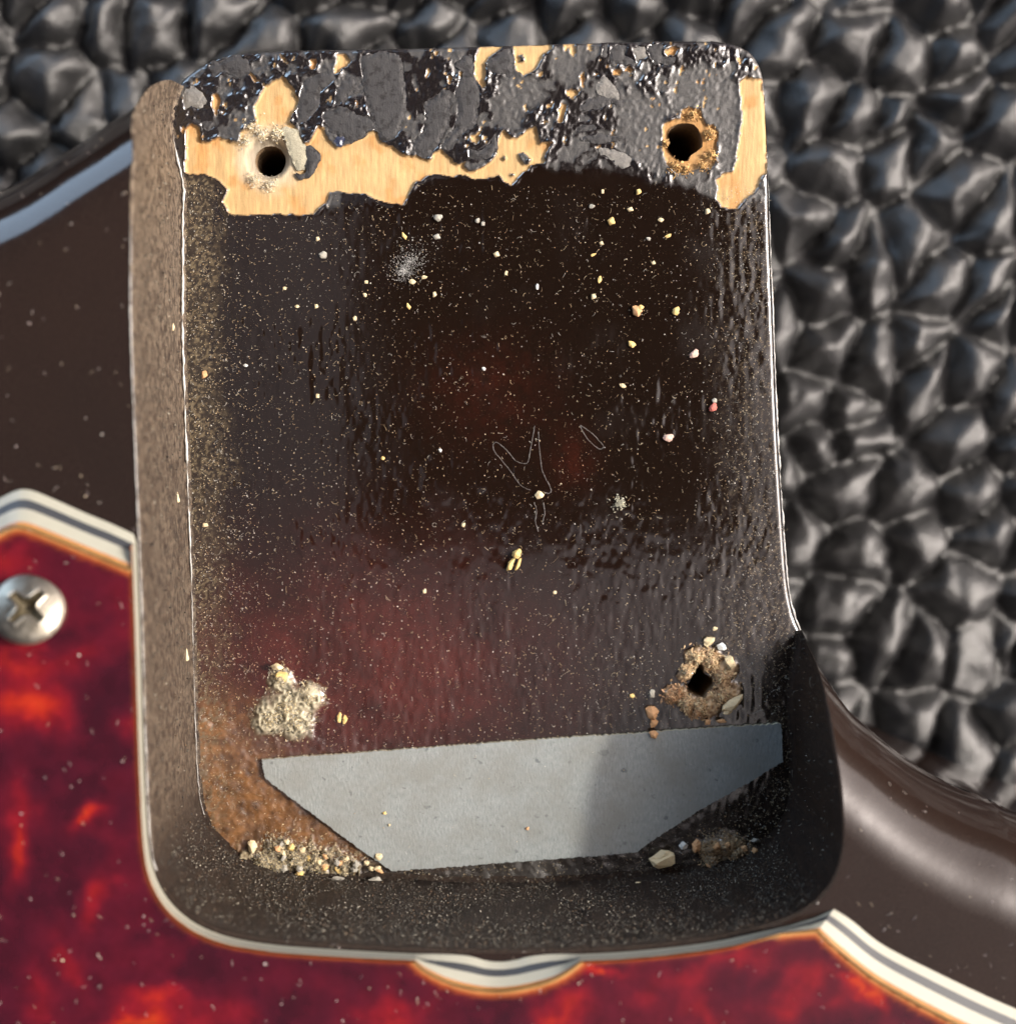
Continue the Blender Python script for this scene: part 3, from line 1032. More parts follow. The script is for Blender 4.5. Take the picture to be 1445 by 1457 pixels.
BW = np.clip(np.linalg.norm(bot - top, axis=1) / 1.5, 0, 1)
CUTW = 0.06 * (fbm(np.arange(len(bot)) / 2.2, np.zeros(len(bot)), 9, 3) - 0.5) * (1 - BW)
TB0, TB1 = 0.42 + (0.265 - 0.42) * BW + CUTW, 0.50 + CUTW + 0.0 * BW
TT0 = 0.76 + (0.855 - 0.76) * BW + 1.5 * CUTW
ply('white_layer', 0.0 * BW, TB0 - 0.004, M_WHITE)
ply('black_layer', TB0, TB1, M_BLACK)
ply('white_layer', TB1 + 0.004, TT0 - 0.004, M_WHITE)


def build_tort():
    t0 = TT0
    n = len(top)
    low_ = bot * (1 - t0[:, None]) + top * t0[:, None]
    g = grid_pts(top, 0.42, 0.25)
    edge_d, _, _ = seg_dist(g[:, 0], g[:, 1], top)
    nn = normals2(top, True)
    ring = []
    for dd in (0.22, 0.5):
        for sg in (1, -1):
            r = top + nn * sg * dd
            m = inside(r[:, 0], r[:, 1], top)
            r = r[m]
            d, _, _ = seg_dist(r[:, 0], r[:, 1], top)
            ring.append(r[d > dd * 0.9])
    V, T = cdt_region(top, np.vstack([g] + ring))
    e = V[T]
    cr = (e[:, 1, 0] - e[:, 0, 0]) * (e[:, 2, 1] - e[:, 0, 1]) - (e[:, 1, 1] - e[:, 0, 1]) * (e[:, 2, 0] - e[:, 0, 0])
    T[cr < 0] = T[cr < 0][:, ::-1]
    px, py = to_px(V[:, 0], V[:, 1], PT)
    wx = px + 60 * (fbm(V[:, 0] / 4.0, V[:, 1] / 4.0, 301, 3) - 0.5)
    wy = py + 60 * (fbm(V[:, 0] / 2.2, V[:, 1] / 2.2, 302, 4) - 0.5)
    sw = fbm(V[:, 0] / 6.5 + 1.5 * fbm(V[:, 0] / 3, V[:, 1] / 3, 315, 3), V[:, 1] / 7.5 + 1.5 * fbm(V[:, 0] / 3, V[:, 1] / 3, 316, 3), 311, 4)
    heat = 0.42 * (sw - 0.45)
    #        x     y    rx  ry  angle weight
    for bx, by, rx, ry, an, wt in (
            (35, 1002, 52, 42, 0, 1.0), (90, 1030, 26, 30, 0, 0.4), (131, 1161, 30, 13, -40, 0.95), (149, 1279, 40, 18, -60, 0.62), (14, 1222, 16, 52, 10, 0.9),
            (187, 1037, 16, 22, 0, 0.55), (235, 1425, 55, 26, 0, 0.72), (200, 1462, 60, 14, 0, 0.9), (97, 1372, 24, 52, -30, 0.5),
            (52, 1417, 18, 50, -20, 0.45), (14, 1145, 24, 46, 0, 0.5), (62, 1165, 22, 26, 0, 0.35), (28, 936, 46, 22, 10, 0.62), (114, 936, 46, 26, 0, 0.5),
            (20, 800, 50, 30, 20, 0.45), (848, 1374, 48, 10, -5, 1.0), (537, 1446, 60, 26, 0, 0.42), (796, 1441, 40, 26, 0, 0.55), (775, 1450, 14, 22, 0, 0.4),
            (1229, 1417, 46, 13, 38, 1.0), (1190, 1430, 30, 26, 0, 0.5), (1139, 1398, 42, 22, -20, 0.55), (1049, 1366, 60, 20, -10, 0.55), (950, 1400, 60, 26, 0, 0.38),
            (1111, 1438, 34, 22, 0, 0.55), (1000, 1445, 50, 20, 0, 0.4), (320, 1440, 50, 30, 0, 0.4), (430, 1400, 60, 22, 0, 0.18), (180, 880, 24, 60, 0, 0.2)):
        a = math.radians(an)
        u = (wx - bx) * math.cos(a) + (wy - by) * math.sin(a)
        w = -(wx - bx) * math.sin(a) + (wy - by) * math.cos(a)
        heat = heat + 0.80 * wt * np.exp(-((u / rx) ** 2 + (w / ry) ** 2))
    stops = [(-0.2, (0.014, 0.003, 0.007)), (0.0, (0.048, 0.004, 0.011)), (0.20, (0.078, 0.0045, 0.012)), (0.45, (0.160, 0.006, 0.012)), (0.70, (0.30, 0.016, 0.008)), (1.1, (0.45, 0.072, 0.009))]
    xs = [s[0] for s in stops]
    col = np.stack([np.interp(heat, xs, [s[1][k] for s in stops]) for k in range(3)], 1)
    # where the bevel thins the sheet the white below shows through it
    d, _, _ = seg_dist(V[:, 0], V[:, 1], top)
    bev = np.vstack([top[:80], top[-84:-2]])
    db, _, _ = seg_dist(V[:, 0], V[:, 1], top[:80], False)
    db2, _, _ = seg_dist(V[:, 0], V[:, 1], top[-83:-2], False)
    db3, _, _ = seg_dist(V[:, 0], V[:, 1], nt_top, False)
    dmin = np.minimum(np.minimum(db, db2), db3)
    k = sstep(0.85, 0.1, dmin)[:, None]
    k2 = sstep(0.30, 0.0, d)[:, None] * 0.8
    k = np.maximum(k, k2)
    col = col * (1 - k) + np.array((0.36, 0.075, 0.014)) * k
    k = sstep(0.38, 0.0, dmin)[:, None]
    col = col * (1 - k) + np.array((0.45, 0.27, 0.10)) * k
    nv = len(V)
    v = np.vstack([np.column_stack([V, np.full(nv, PT)]), np.column_stack([low_, 0.05 + (PT - 0.05) * t0])])
    f = T.tolist() + [[i, nv + i, nv + (i + 1) % n, (i + 1) % n] for i in range(n)]
    col = np.vstack([col, np.tile(np.array([(0.40, 0.15, 0.05)]), (n, 1))])
    mesh_obj('tortoise_layer', v, f, M_TORT, guard, col=col)


build_tort()


# ------------------------------------------------------------------ pickguard screw
def build_screw():
    R = 2.9
    g = 0.055
    k = int(R / g) + 2
    xs = np.arange(-k, k + 1) * g
    X, Y = np.meshgrid(xs, xs, indexing='ij')
    r = np.hypot(X, Y)
    n, m = X.shape
    idx = np.arange(n * m).reshape(n, m)
    q = np.stack([idx[:-1, :-1], idx[1:, :-1], idx[1:, 1:], idx[:-1, 1:]], -1).reshape(-1, 4)
    kf = (r < R).ravel()
    q = q[kf[q].sum(1) >= 2]
    used = np.zeros(n * m, bool)
    used[q] = True
    x, y, r = X.ravel()[used], Y.ravel()[used], r.ravel()[used]
    re = -np.ones(n * m, int)
    re[used] = np.arange(used.sum())
    q = re[q]
    out = r > R
    x[out] *= R / r[out]
    y[out] *= R / r[out]
    r = np.minimum(r, R)
    z = 0.62 * (1 - (r / R) ** 2) - 0.10 * sstep(R - 0.25, R, r)
    a = math.radians(46)
    u, w = x * math.cos(a) + y * math.sin(a), -x * math.sin(a) + y * math.cos(a)

    def arm(p, s):
        wd = 0.40 - 0.07 * np.abs(p)
        return np.maximum(np.abs(p) - 1.62, np.abs(s) - wd)
    d = np.minimum(arm(u, w), arm(w, u))
    core = np.hypot(x, y) - 0.72
    d = np.minimum(d, core)
    d = d + 0.05 * (fbm(x / 0.3, y / 0.3, 401, 2) - 0.5)
    rec = sstep(0.05, -0.17, d)
    z = z - rec * (0.45 + 0.75 * sstep(1.6, 0.2, np.hypot(x, y)))
    z = z + 0.07 * np.exp(-((d - 0.10) / 0.09) ** 2)
    z = z + 0.02 * (fbm(x / 0.5, y / 0.5, 403) - 0.5)
    nv = len(x)
    th = np.linspace(0, 2 * math.pi, 96, endpoint=False)
    prof = [(R, -0.10), (R + 0.03, -0.25), (R + 0.02, -0.75), (R - 0.25, -1.3), (R - 1.0, -2.0)]
    sv = np.array([(pr * math.cos(tq), pr * math.sin(tq), pz) for tq in th for pr, pz in prof])
    head = np.column_stack([x, y, z])
    from mathutils import Matrix
    rot = np.array((Matrix.Rotation(math.radians(12), 3, 'Y') @ Matrix.Rotation(math.radians(-20), 3, 'X')))
    c = P([(37, 866)], PT + 1.4)[0]
    base = np.array((c[0], c[1], PT + 1.1))
    root = empty('pickguard_screw', (c[0], c[1], PT), 'nickel cross-head screw tilted in the red pickguard', 'screw')
    fc = rec[q].mean(1)
    mesh_obj('screw_head', head @ rot.T + base, q.tolist(), None, root, mats=[M_METAL, M_GRIME], fm=(fc > 0.55).astype(int))
    mesh_obj('screw_rim', sv @ rot.T + base, strip_faces(96, len(prof), True), flat('dull_nickel', (0.42, 0.37, 0.27), 0.5, metal=0.8, var=0.4, sc=4, bmp=0.04), root)


build_screw()


# ------------------------------------------------------------------ grey paper shim
def build_shim():
    px = [(372, 1081), (500, 1072), (620, 1063), (760, 1053), (900, 1044), (1000, 1037), (1111, 1030), (1113, 1056), (1113, 1084), (1060, 1117), (1000, 1150),
          (945, 1185), (905, 1213), (840, 1219), (740, 1226), (640, 1234), (557, 1240), (500, 1200), (440, 1155), (377, 1108)]
    pl = resample(np.vstack([P(px, ZF + 0.5), P(px[:1], ZF + 0.5)]), 700)[:-1]
    n = len(pl)
    s = np.arange(n)
    pl = pl + normals2(pl, True) * (0.22 * (fbm(s / 1.2, s * 0.0, 501, 3) - 0.5))[:, None]
    V, T = cdt_region(pl, grid_pts(pl, 0.6, 0.15))
    e = V[T]
    cr = (e[:, 1, 0] - e[:, 0, 0]) * (e[:, 2, 1] - e[:, 0, 1]) - (e[:, 1, 1] - e[:, 0, 1]) * (e[:, 2, 0] - e[:, 0, 0])
    T[cr < 0] = T[cr < 0][:, ::-1]
    z = ZF + 0.50 + 0.05 * (fbm(V[:, 0] / 5, V[:, 1] / 5, 505, 2) - 0.5)
    nv = len(V)
    v = np.vstack([np.column_stack([V, z]), np.column_stack([pl, np.full(n, ZF + 0.03)])])
    f = T.tolist() + [[i, nv + i, nv + (i + 1) % n, (i + 1) % n] for i in range(n)]
    fm = [0] * len(T) + [1] * n
    o = mesh_obj('neck_shim', v, f, None, smooth=False, mats=[M_SHIM, M_SHIMEDGE], fm=fm)
    tag(o, 'grey paper shim with slanted ends lying across the pocket floor', 'shim')
    return pl


SHIM = build_shim()


# ------------------------------------------------------------------ dried glue outlines on the floor
def tube(pl, z, r, sides=5):
    n = len(pl)
    N = normals2(pl)
    v = []
    for i in range(n):
        rr = r * (0.5 + 0.9 * random.random())
        for k in range(sides):
            q = 2 * math.pi * k / sides
            v.append((pl[i, 0] + N[i, 0] * rr * math.cos(q), pl[i, 1] + N[i, 1] * rr * math.cos(q), z + rr * 0.6 * math.sin(q)))
    f = []
    for i in range(n - 1):
        for k in range(sides):
            f.append([i * sides + k, (i + 1) * sides + k, (i + 1) * sides + (k + 1) % sides, i * sides + (k + 1) % sides])
    return np.array(v), f


def Q_(p): return zp(p, 450, 450, 2.89)


for line in ([(880, 715), (840, 695), (800, 640), (760, 590), (735, 560), (725, 530), (740, 518), (765, 535), (790, 560), (815, 590), (840, 603), (868, 600), (880, 545), (892, 480), (898, 450)],
             [(912, 475), (918, 560), (930, 640), (962, 705), (958, 728), (940, 725)],
             [(895, 765), (905, 800), (900, 840), (912, 885)], [(932, 765), (938, 810), (928, 850)],
             [(1085, 448), (1130, 480), (1160, 510), (1180, 535), (1165, 546), (1140, 530), (1110, 498), (1090, 465), (1085, 448)]):
    pl = catmull(P(Q_(line), ZF), 0.12)
    pl = pl + 0.05 * (RNG.random(pl.shape) - 0.5)
    v, f = tube(pl, ZF + 0.010, 0.042)
    o = mesh_obj('glue_line', v, f, M_SCUFF, floor_o)


# added beads of chipped lacquer, pale to paint in the sun's glint, along the foot of the left wall, its top edge and the tongue's right edge
M_BEAD = flat('chipped_edge_glint', (0.44, 0.43, 0.41), 0.22, var=0.6, sc=2.5)


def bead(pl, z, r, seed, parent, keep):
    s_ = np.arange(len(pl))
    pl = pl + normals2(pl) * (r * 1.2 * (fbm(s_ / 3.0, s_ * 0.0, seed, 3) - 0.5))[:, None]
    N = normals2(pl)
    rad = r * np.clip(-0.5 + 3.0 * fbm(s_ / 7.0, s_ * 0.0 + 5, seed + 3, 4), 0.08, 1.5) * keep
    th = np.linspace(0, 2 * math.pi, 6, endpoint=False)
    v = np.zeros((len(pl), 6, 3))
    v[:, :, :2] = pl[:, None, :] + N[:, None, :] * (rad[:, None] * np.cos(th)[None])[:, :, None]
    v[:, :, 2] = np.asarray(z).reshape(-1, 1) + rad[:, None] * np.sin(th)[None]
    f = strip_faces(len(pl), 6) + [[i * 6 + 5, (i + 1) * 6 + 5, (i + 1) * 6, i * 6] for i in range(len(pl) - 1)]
    return mesh_obj('lacquer_glint', v.reshape(-1, 3), f, M_BEAD, parent)


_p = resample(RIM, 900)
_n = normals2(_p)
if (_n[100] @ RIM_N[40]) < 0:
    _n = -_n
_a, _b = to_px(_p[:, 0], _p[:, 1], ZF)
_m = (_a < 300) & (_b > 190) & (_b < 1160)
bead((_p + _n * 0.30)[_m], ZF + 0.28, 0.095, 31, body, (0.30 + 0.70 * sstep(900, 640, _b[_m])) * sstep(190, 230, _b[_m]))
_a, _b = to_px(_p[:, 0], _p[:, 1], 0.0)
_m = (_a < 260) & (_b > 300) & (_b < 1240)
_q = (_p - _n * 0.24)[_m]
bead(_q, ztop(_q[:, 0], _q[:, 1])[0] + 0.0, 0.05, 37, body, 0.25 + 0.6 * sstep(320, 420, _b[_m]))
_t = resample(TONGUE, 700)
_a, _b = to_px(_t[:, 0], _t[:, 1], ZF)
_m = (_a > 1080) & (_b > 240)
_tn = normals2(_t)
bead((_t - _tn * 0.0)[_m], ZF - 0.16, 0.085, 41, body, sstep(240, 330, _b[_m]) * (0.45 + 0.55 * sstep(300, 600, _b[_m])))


# ------------------------------------------------------------------ crumbs
def ico(seed):
    import bmesh
    rr = random.Random(seed)
    bm = bmesh.new()
    for lobe in range(3):
        cx, cy = (0, 0) if lobe == 0 else (rr.uniform(-0.5, 0.5), rr.uniform(-0.5, 0.5))
        R = 0.85 if lobe == 0 else rr.uniform(0.35, 0.6)
        vs2 = []
        for _ in range(26):
            d = Vector((rr.gauss(0, 1), rr.gauss(0, 1), rr.gauss(0, 1))).normalized() * R * rr.uniform(0.75, 1.12)
            vs2.append(bm.verts.new((cx + d.x, cy + d.y, d.z)))
        r = bmesh.ops.convex_hull(bm, input=vs2)
        bmesh.ops.delete(bm, geom=[g for g in r['geom_interior'] if isinstance(g, bmesh.types.BMVert)], context='VERTS')
    me = bpy.data.meshes.new('wood_crumb')
    bm.to_mesh(me)
    bm.free()
    return me


CR_MESH = {}


def crumb(px, py, rx, ry, ang, mat, z, label, group=None, hgt=0.6, name='wood_crumb', cat='crumb'):
    key = (random.randrange(9), mat)
    if key not in CR_MESH:
        me = ico(key[0] * 13 + 5)
        me.materials.append(M_CR[mat])
        CR_MESH[key] = me
    o = bpy.data.objects.new(name, CR_MESH[key])
    COL.objects.link(o)
    s = (CAMZ - z) / F
    x, y = P([(px, py)], z)[0]
    a, b_ = rx * s, ry * s
    hz = min(a, b_) * hgt
    o.scale = (a * MM, b_ * MM, hz * MM)
    o.location = (x * MM, y * MM, (z + hz * 0.75) * MM)
    o.rotation_euler = (0, 0, -math.radians(ang))
    tag(o, label, cat, group)
    return o


ZS = ZF + 0.5
FLOOR_CR = [  # px, py, rx, ry, angle, colour: small look-alike crumbs
    (460, 363, 8, 6, 0, 'grey'), (452, 340, 4, 4, 0, 'cream'), (623, 310, 7, 6, 20, 'grey'), (621, 337, 6, 5, 0, 'grey'), (706, 362, 5, 5, 0, 'cream'),
    (587, 401, 6, 5, 0, 'cream'), (604, 394, 5, 3.5, 0, 'cream'), (618, 419, 4, 5, 0, 'cream'), (581, 436, 3, 6, -30, 'yellow'), (575, 336, 3, 7, -35, 'yellow'),
    (908, 273, 5, 5, 0, 'yellow'), (896, 298, 5, 4, 0, 'cream'), (940, 313, 5, 4, 0, 'cream'), (855, 346, 3.5, 3.5, 0, 'cream'), (844, 362, 5, 2.5, -20, 'yellow'),
    (929, 374, 3.5, 3.5, 0, 'cream'), (853, 398, 3.5, 7, 15, 'yellow'), (844, 422, 5, 5, 0, 'cream'), (521, 401, 4, 3, 0, 'cream'), (519, 420, 3.5, 3.5, 0, 'cream'),
    (505, 453, 4, 4, 0, 'cream'), (950, 336, 6, 3, -30, 'yellow'), (1006, 301, 5, 5, 0, 'cream'), (659, 747, 3.5, 3.5, 0, 'cream'), (789, 843, 4, 3, 0, 'cream'),
    (886, 549, 6, 4, 20, 'cream'), (626, 641, 3, 3, 0, 'white'), (604, 841, 4, 4, 0, 'cream'), (545, 652, 3.5, 3.5, 0, 'yellow'), (1017, 894, 4.5, 4, 0, 'cream'),
    (899, 990, 5, 3.5, 20, 'yellow'), (857, 272, 3, 4, 0, 'cream'), (679, 314, 4, 4, 0, 'grey'), (687, 318, 4, 4, 0, 'grey'), (842, 293, 5, 4, 0, 'grey'),
    (452, 563, 4, 4, 0, 'cream'), (450, 436, 4, 4, 0, 'cream'), (423, 436, 4, 3, 0, 'cream'), (764, 408, 3, 5, 0, 'white'), (688, 525, 3.5, 3, 0, 'white'),
    (292, 747, 6, 4, 10, 'cream'), (405, 410, 4, 3, 0, 'cream'), (350, 520, 4, 3, 0, 'white'), (720, 388, 3, 4, 20, 'cream'), (922, 340, 4, 3, 0, 'grey'),
]
for q in FLOOR_CR:
    part_ = ('upper ' if q[1] < 380 else 'middle ' if q[1] < 600 else 'lower ') + ('left' if q[0] < 540 else 'centre' if q[0] < 760 else 'right')
    noun = {'cream': 'cream wood crumb', 'yellow': 'yellow wood sliver', 'grey': 'grey dust-covered crumb', 'white': 'white speck'}[q[5]]
    crumb(*q, ZF, 'tiny %s on the %s of the dark pocket floor' % (noun, part_), 'tiny crumbs on the pocket floor')
crumb(869, 315, 6, 7, 0, 'yellow', ZF, 'plump yellow crumb on dark floor below and left of the right upper hole')
crumb(898, 490, 7, 5, 20, 'yellow', ZF, 'heart-shaped yellow crumb alone on the dark pocket floor')
crumb(961, 443, 6, 7, 0, 'yellow', ZF, 'bright yellow crumb right of the torn tan splinter clump')
crumb(905, 443, 9, 9, 10, 'orange', ZF, 'torn tan splinter clump on the dark upper right floor')
crumb(912, 437, 5, 4, 0, 'yellow', ZF + 0.3, 'yellow bit lying on the torn tan splinter clump')
crumb(987, 504, 9, 6, -25, 'pink', ZF, 'pale pinkish flake near the right edge of the pocket floor')
crumb(1014, 580, 8, 6, -30, 'red', ZF, 'red and pink crumb near the right edge of the pocket floor')
crumb(1016, 570, 5, 4, 0, 'grey', ZF, 'grey bit touching the red crumb near the right edge')
crumb(950, 623, 9, 6.5, 10, 'pink', ZF, 'rounded pale pink crumb below the red crumb')
crumb(767, 704, 8, 7, 0, 'cream', ZF, 'cream crumb at the foot of the Y-shaped glue outline')
_c = P([(733, 797)], ZF)[0]
fork = empty('wood_splinter', (_c[0], _c[1], ZF), 'forked yellow wood splinter with two prongs in the middle of the floor', 'splinter')
for _nm, _q in (('frayed_head', (735, 788, 8, 8, 0, 'yellow', ZF, None)), ('prong', (726, 803, 4.5, 14, 25, 'yellow', ZF, None)), ('prong', (737, 803, 3.5, 12, 20, 'yellow', ZF, None))):
    _o = crumb(*_q, hgt=0.9, name=_nm, cat=None)
    _o.parent = fork
    _o.location = _o.location - fork.location
crumb(291, 533, 6, 7, 0, 'orange', ZF, 'orange crumb at the foot of the left pocket wall')
crumb(337, 1228, 10, 8, -30, 'cream', ZF + 0.4, 'oval cream crumb nearest the lower left pocket corner', hgt=0.8)
crumb(359, 1204, 8.5, 11, 10, 'cream', ZF + 0.3, 'oval cream crumb standing left of the low sawdust heap', hgt=0.8)
crumb(280, 1247, 9, 8, 30, 'orange', ZF + 2.5, 'orange chip stuck on the lower left corner wall')
crumb(431, 1253, 15, 7, 0, 'pink', ZF + 0.8, 'flat pinkish crumb on the foot of the lower wall')
crumb(481, 1250, 12, 6, 0, 'grey', ZF + 0.8, 'flat grey crumb below the slanted left end of the shim')
crumb(534, 1252, 12, 6, 0, 'grey', ZF + 0.8, 'flat grey crumb below the lower left tip of the shim')
crumb(942, 1221, 26, 15, -8, 'cream', ZF + 0.3, 'large wedge-shaped cream wood chip below the right end of the shim', hgt=0.8)
crumb(907, 1261, 11, 8, -20, 'cream', ZF + 2.2, 'cream chip on the lower wall below the large wedge chip')
crumb(972, 1203, 8, 8, 0, 'white', ZF, 'white crumb above the large wedge-shaped wood chip')
crumb(990, 1203, 9, 11, 0, 'orange', ZF, 'tan crumb between the white crumb and the tan fuzz heap')
crumb(1104, 1233, 12, 11, 0, 'cream', ZF + 1.2, 'pale cream crumb in the dark lower right pocket corner')
crumb(1045, 1294, 9, 10, 20, 'cream', ZF + 9.0, 'angular cream chip stuck on the lower pocket wall')
crumb(1008, 911, 11, 9, -20, 'cream', ZF + 0.2, 'cream crumb at the top of the ragged lower right hole')
crumb(1026, 920, 9, 7, 20, 'white', ZF + 0.2, 'whitish crumb above the ragged lower right hole')
crumb(1037, 941, 10, 13, -30, 'cream', ZF + 0.3, 'pale yellow chip right of the ragged lower right hole', hgt=0.7)
crumb(1041, 1000, 24, 11, -38, 'cream', ZF + 0.3, 'long cream chip below right of the ragged hole', hgt=0.8)
crumb(927, 986, 6, 8, 0, 'grey', ZF, 'grey-green crumb left of the ragged lower right hole')
crumb(926, 1014, 12, 12, 0, 'orange', ZF, 'orange splinter clump just above the shim')
crumb(930, 1027, 7, 10, 0, 'orange', ZF, 'orange splinter tail hanging over the shim edge')
crumb(929, 1045, 8, 7, 0, 'orange', ZS, 'orange crumb lying on the upper edge of the shim')
crumb(1006, 1027, 6, 5, 0, 'orange', ZF + 0.3, 'orange crumb at shim edge below the ragged hole')
crumb(1025, 1026, 9, 4, 0, 'orange', ZF + 0.3, 'flat orange crumb at shim edge below the cream chip')
crumb(547, 1157, 3.5, 3, 0, 'yellow', ZS, 'tiny yellow speck on the left part of the shim')
crumb(554, 1174, 2.5, 2.5, 0, 'cream', ZS, 'tiny cream speck below the yellow one on the shim')
crumb(750, 1179, 3, 3, 0, 'orange', ZS, 'tiny tan speck in the middle of the shim')
crumb(483, 1021, 4.5, 9, 5, 'yellow', ZF, 'left one of two yellow slivers right of the fuzzy plugged hole')
crumb(491, 1023, 4, 9, 5, 'yellow', ZF, 'right one of two yellow slivers right of the fuzzy plugged hole')
crumb(395, 948, 11, 6, 8, 'cream', ZF + 0.5, 'bright cream chip at the top of the fuzzy plugged hole', hgt=1.2)
crumb(401, 962, 14, 10, 0, 'yellow', ZF + 0.1, 'yellow chip under the cream chip of the plugged hole')
# loose crumbs in the lower left sawdust and along the foot of the lower wall
_r = random.Random(5)
for k in range(30):
    cx_, cy_ = _r.uniform(325, 545), 0
    cy_ = _r.uniform(1192, 1246) if cx_ < 470 else _r.uniform(1218, 1250)
    crumb(cx_, cy_, _r.uniform(4, 8.5), _r.uniform(3.5, 6.5), _r.uniform(0, 180), _r.choice(['cream', 'cream', 'grey', 'yellow', 'orange']), ZF + _r.uniform(0.1, 0.6),
          'small crumb among the sawdust in the lower left pocket corner', 'crumbs in the lower left sawdust', hgt=0.8)
for k in range(9):
    crumb(_r.uniform(985, 1075), _r.uniform(1188, 1232), _r.uniform(4, 8), _r.uniform(3.5, 6.5), _r.uniform(0, 180), _r.choice(['cream', 'orange', 'orange', 'grey']), ZF + _r.uniform(0.1, 0.6),
          'small crumb among the tan fuzz in the lower right pocket corner', 'crumbs in the lower right fuzz', hgt=0.8)
# crumbs stuck on the left wall
for wpx, wpy, zz, rx, ry, lab in ((203, 304, -5, 4, 7, 'upper cream speck stuck on the left pocket wall'), (202, 370, -4.5, 3.5, 5, 'second cream speck stuck on the left pocket wall'),
                                  (246, 465, -15, 3.5, 8, 'orange-white speck low on the left pocket wall'), (251, 709, -14.5, 6, 11, 'cream crumb midway down the left pocket wall'),
                                  (264, 933, -16.2, 6, 13, 'largest cream crumb on the left pocket wall'), (235, 1081, -8, 5, 13, 'lowest cream crumb on the left pocket wall')):
    crumb(wpx, wpy, rx, ry, 0, 'cream', zz, lab, hgt=0.8)


# ------------------------------------------------------------------ torn wood fuzz at the holes and heaps
def shards(name, spots, n, size, cols, seed, parent=None, z0=ZF, label=None, mound=0.6):
    rr = np.random.default_rng(seed)
    V, Fc, Cc = [], [], []
    for (px, py, rad) in spots:
        c = P([(px, py)], z0)[0]
        R = rad * (CAMZ - z0) / F
        for _ in range(n):
            q, d = rr.uniform(0, 2 * math.pi), abs(rr.normal(0, 0.5))
            x, y = c[0] + math.cos(q) * d * R, c[1] + math.sin(q) * d * R
            hx, hy = to_px(np.array([x]), np.array([y]), ZF)
            if any(inside(hx, hy, h)[0] for h in HOLES):
                continue
            hz = mound * max(0, 1 - d) * rr.uniform(0.2, 1.0)
            a, el = rr.uniform(0, 2 * math.pi), rr.normal(0, 0.5)
            L, w = size * rr.uniform(0.5, 1.7), size * rr.uniform(0.15, 0.5)
            dv = np.array((math.cos(a) * math.cos(el), math.sin(a) * math.cos(el), math.sin(el)))
            sv = np.array((-math.sin(a), math.cos(a), rr.normal(0, 0.4)))
            uv = np.cross(dv, sv)
            p = np.array((x, y, z0 + 0.1 + hz))
            k = len(V)
            for s_, t_ in ((-0.5, 1), (0.1, 1.3)):
                for j in range(3):
                    g = 2 * math.pi * j / 3
                    V.append(p + dv * L * s_ + (sv * math.cos(g) + uv * math.sin(g)) * w * t_ * 0.5)
            V.append(p + dv * L * 0.6)
            Fc += [[k, k + 2, k + 1]] + [[k + j, k + (j + 1) % 3, k + 3 + (j + 1) % 3, k + 3 + j] for j in range(3)] + [[k + 3 + j, k + 3 + (j + 1) % 3, k + 6] for j in range(3)]
            cc = np.array(cols[rr.integers(len(cols))]) * rr.uniform(0.65, 1.15)
            Cc += [cc] * 7
    o = mesh_obj(name, np.array(V), Fc, M_DUST, parent, smooth=False, col=np.array(Cc))
    o['kind'] = 'stuff'
    if label:
        o['label'] = label
    return o


CREAM, TAN, GRY = (0.66, 0.55, 0.34), (0.50, 0.32, 0.17), (0.30, 0.29, 0.24)
shards('splintered_wood', [(410, 1008, 34), (385, 1022, 26), (440, 990, 22), (420, 1025, 28), (400, 965, 16)], 900, 0.17, [CREAM, CREAM, GRY, (0.5, 0.46, 0.36)], 21, body, mound=0.9, label='cream and grey torn wood filling the lower left screw hole')
shards('splintered_wood', [(990, 935, 16), (1010, 940, 20), (1025, 960, 18), (1025, 990, 22), (995, 1005, 18), (975, 1000, 14), (976, 955, 9)], 420, 0.30, [(0.60, 0.42, 0.24), CREAM, (0.66, 0.48, 0.28), (0.40, 0.27, 0.16)], 22, body, mound=0.8, label='tan torn wood fibres round the lower right screw hole')
shards('splintered_wood', [(963, 985, 15), (955, 990, 12), (990, 1012, 12)], 200, 0.32, [(0.60, 0.36, 0.20), TAN], 23, body, mound=0.6, label='orange torn wood tongue left of the lower right hole')
shards('splintered_wood', [(983, 163, 11), (1010, 190, 11), (1011, 222, 11), (1000, 236, 8), (960, 236, 12), (975, 240, 9), (947, 205, 6)], 90, 0.30, [(0.55, 0.33, 0.12), (0.62, 0.40, 0.16), (0.32, 0.18, 0.07)], 24, body, mound=0.35, label='orange splinters round the torn upper right screw hole')
shards('splintered_wood', [(350, 200, 12), (358, 180, 14), (372, 190, 14), (395, 190, 12), (362, 255, 12), (385, 262, 14)], 90, 0.22, [CREAM, (0.7, 0.62, 0.46), (0.4, 0.38, 0.32)], 25, body, mound=0.2, label='pale crushed wood fibres round the upper left screw hole')
o = shards('sawdust_heap', [(420, 1218, 38), (450, 1222, 34), (395, 1232, 26), (375, 1222, 20), (395, 1205, 22), (490, 1230, 24)], 700, 0.17, [CREAM, GRY, (0.45, 0.38, 0.24), (0.22, 0.18, 0.13)], 26, None, mound=0.9)
tag(o, 'heap of cream sawdust in the lower left of the pocket', 'sawdust')
o = shards('sawdust_heap', [(1010, 1205, 22), (1030, 1203, 28), (1045, 1212, 24), (1010, 1222, 20)], 600, 0.17, [TAN, (0.50, 0.38, 0.22), (0.3, 0.25, 0.18)], 27, None, mound=0.9)
tag(o, 'fuzzy tan sawdust heap right of the wedge-shaped chip', 'sawdust')
o = shards('dust_patch', [(583, 372, 34), (575, 385, 22)], 420, 0.09, [(0.5, 0.5, 0.48), (0.36, 0.35, 0.33)], 28, None, mound=0.02)
tag(o, 'round patch of fine grey dust on the upper pocket floor', 'dust')
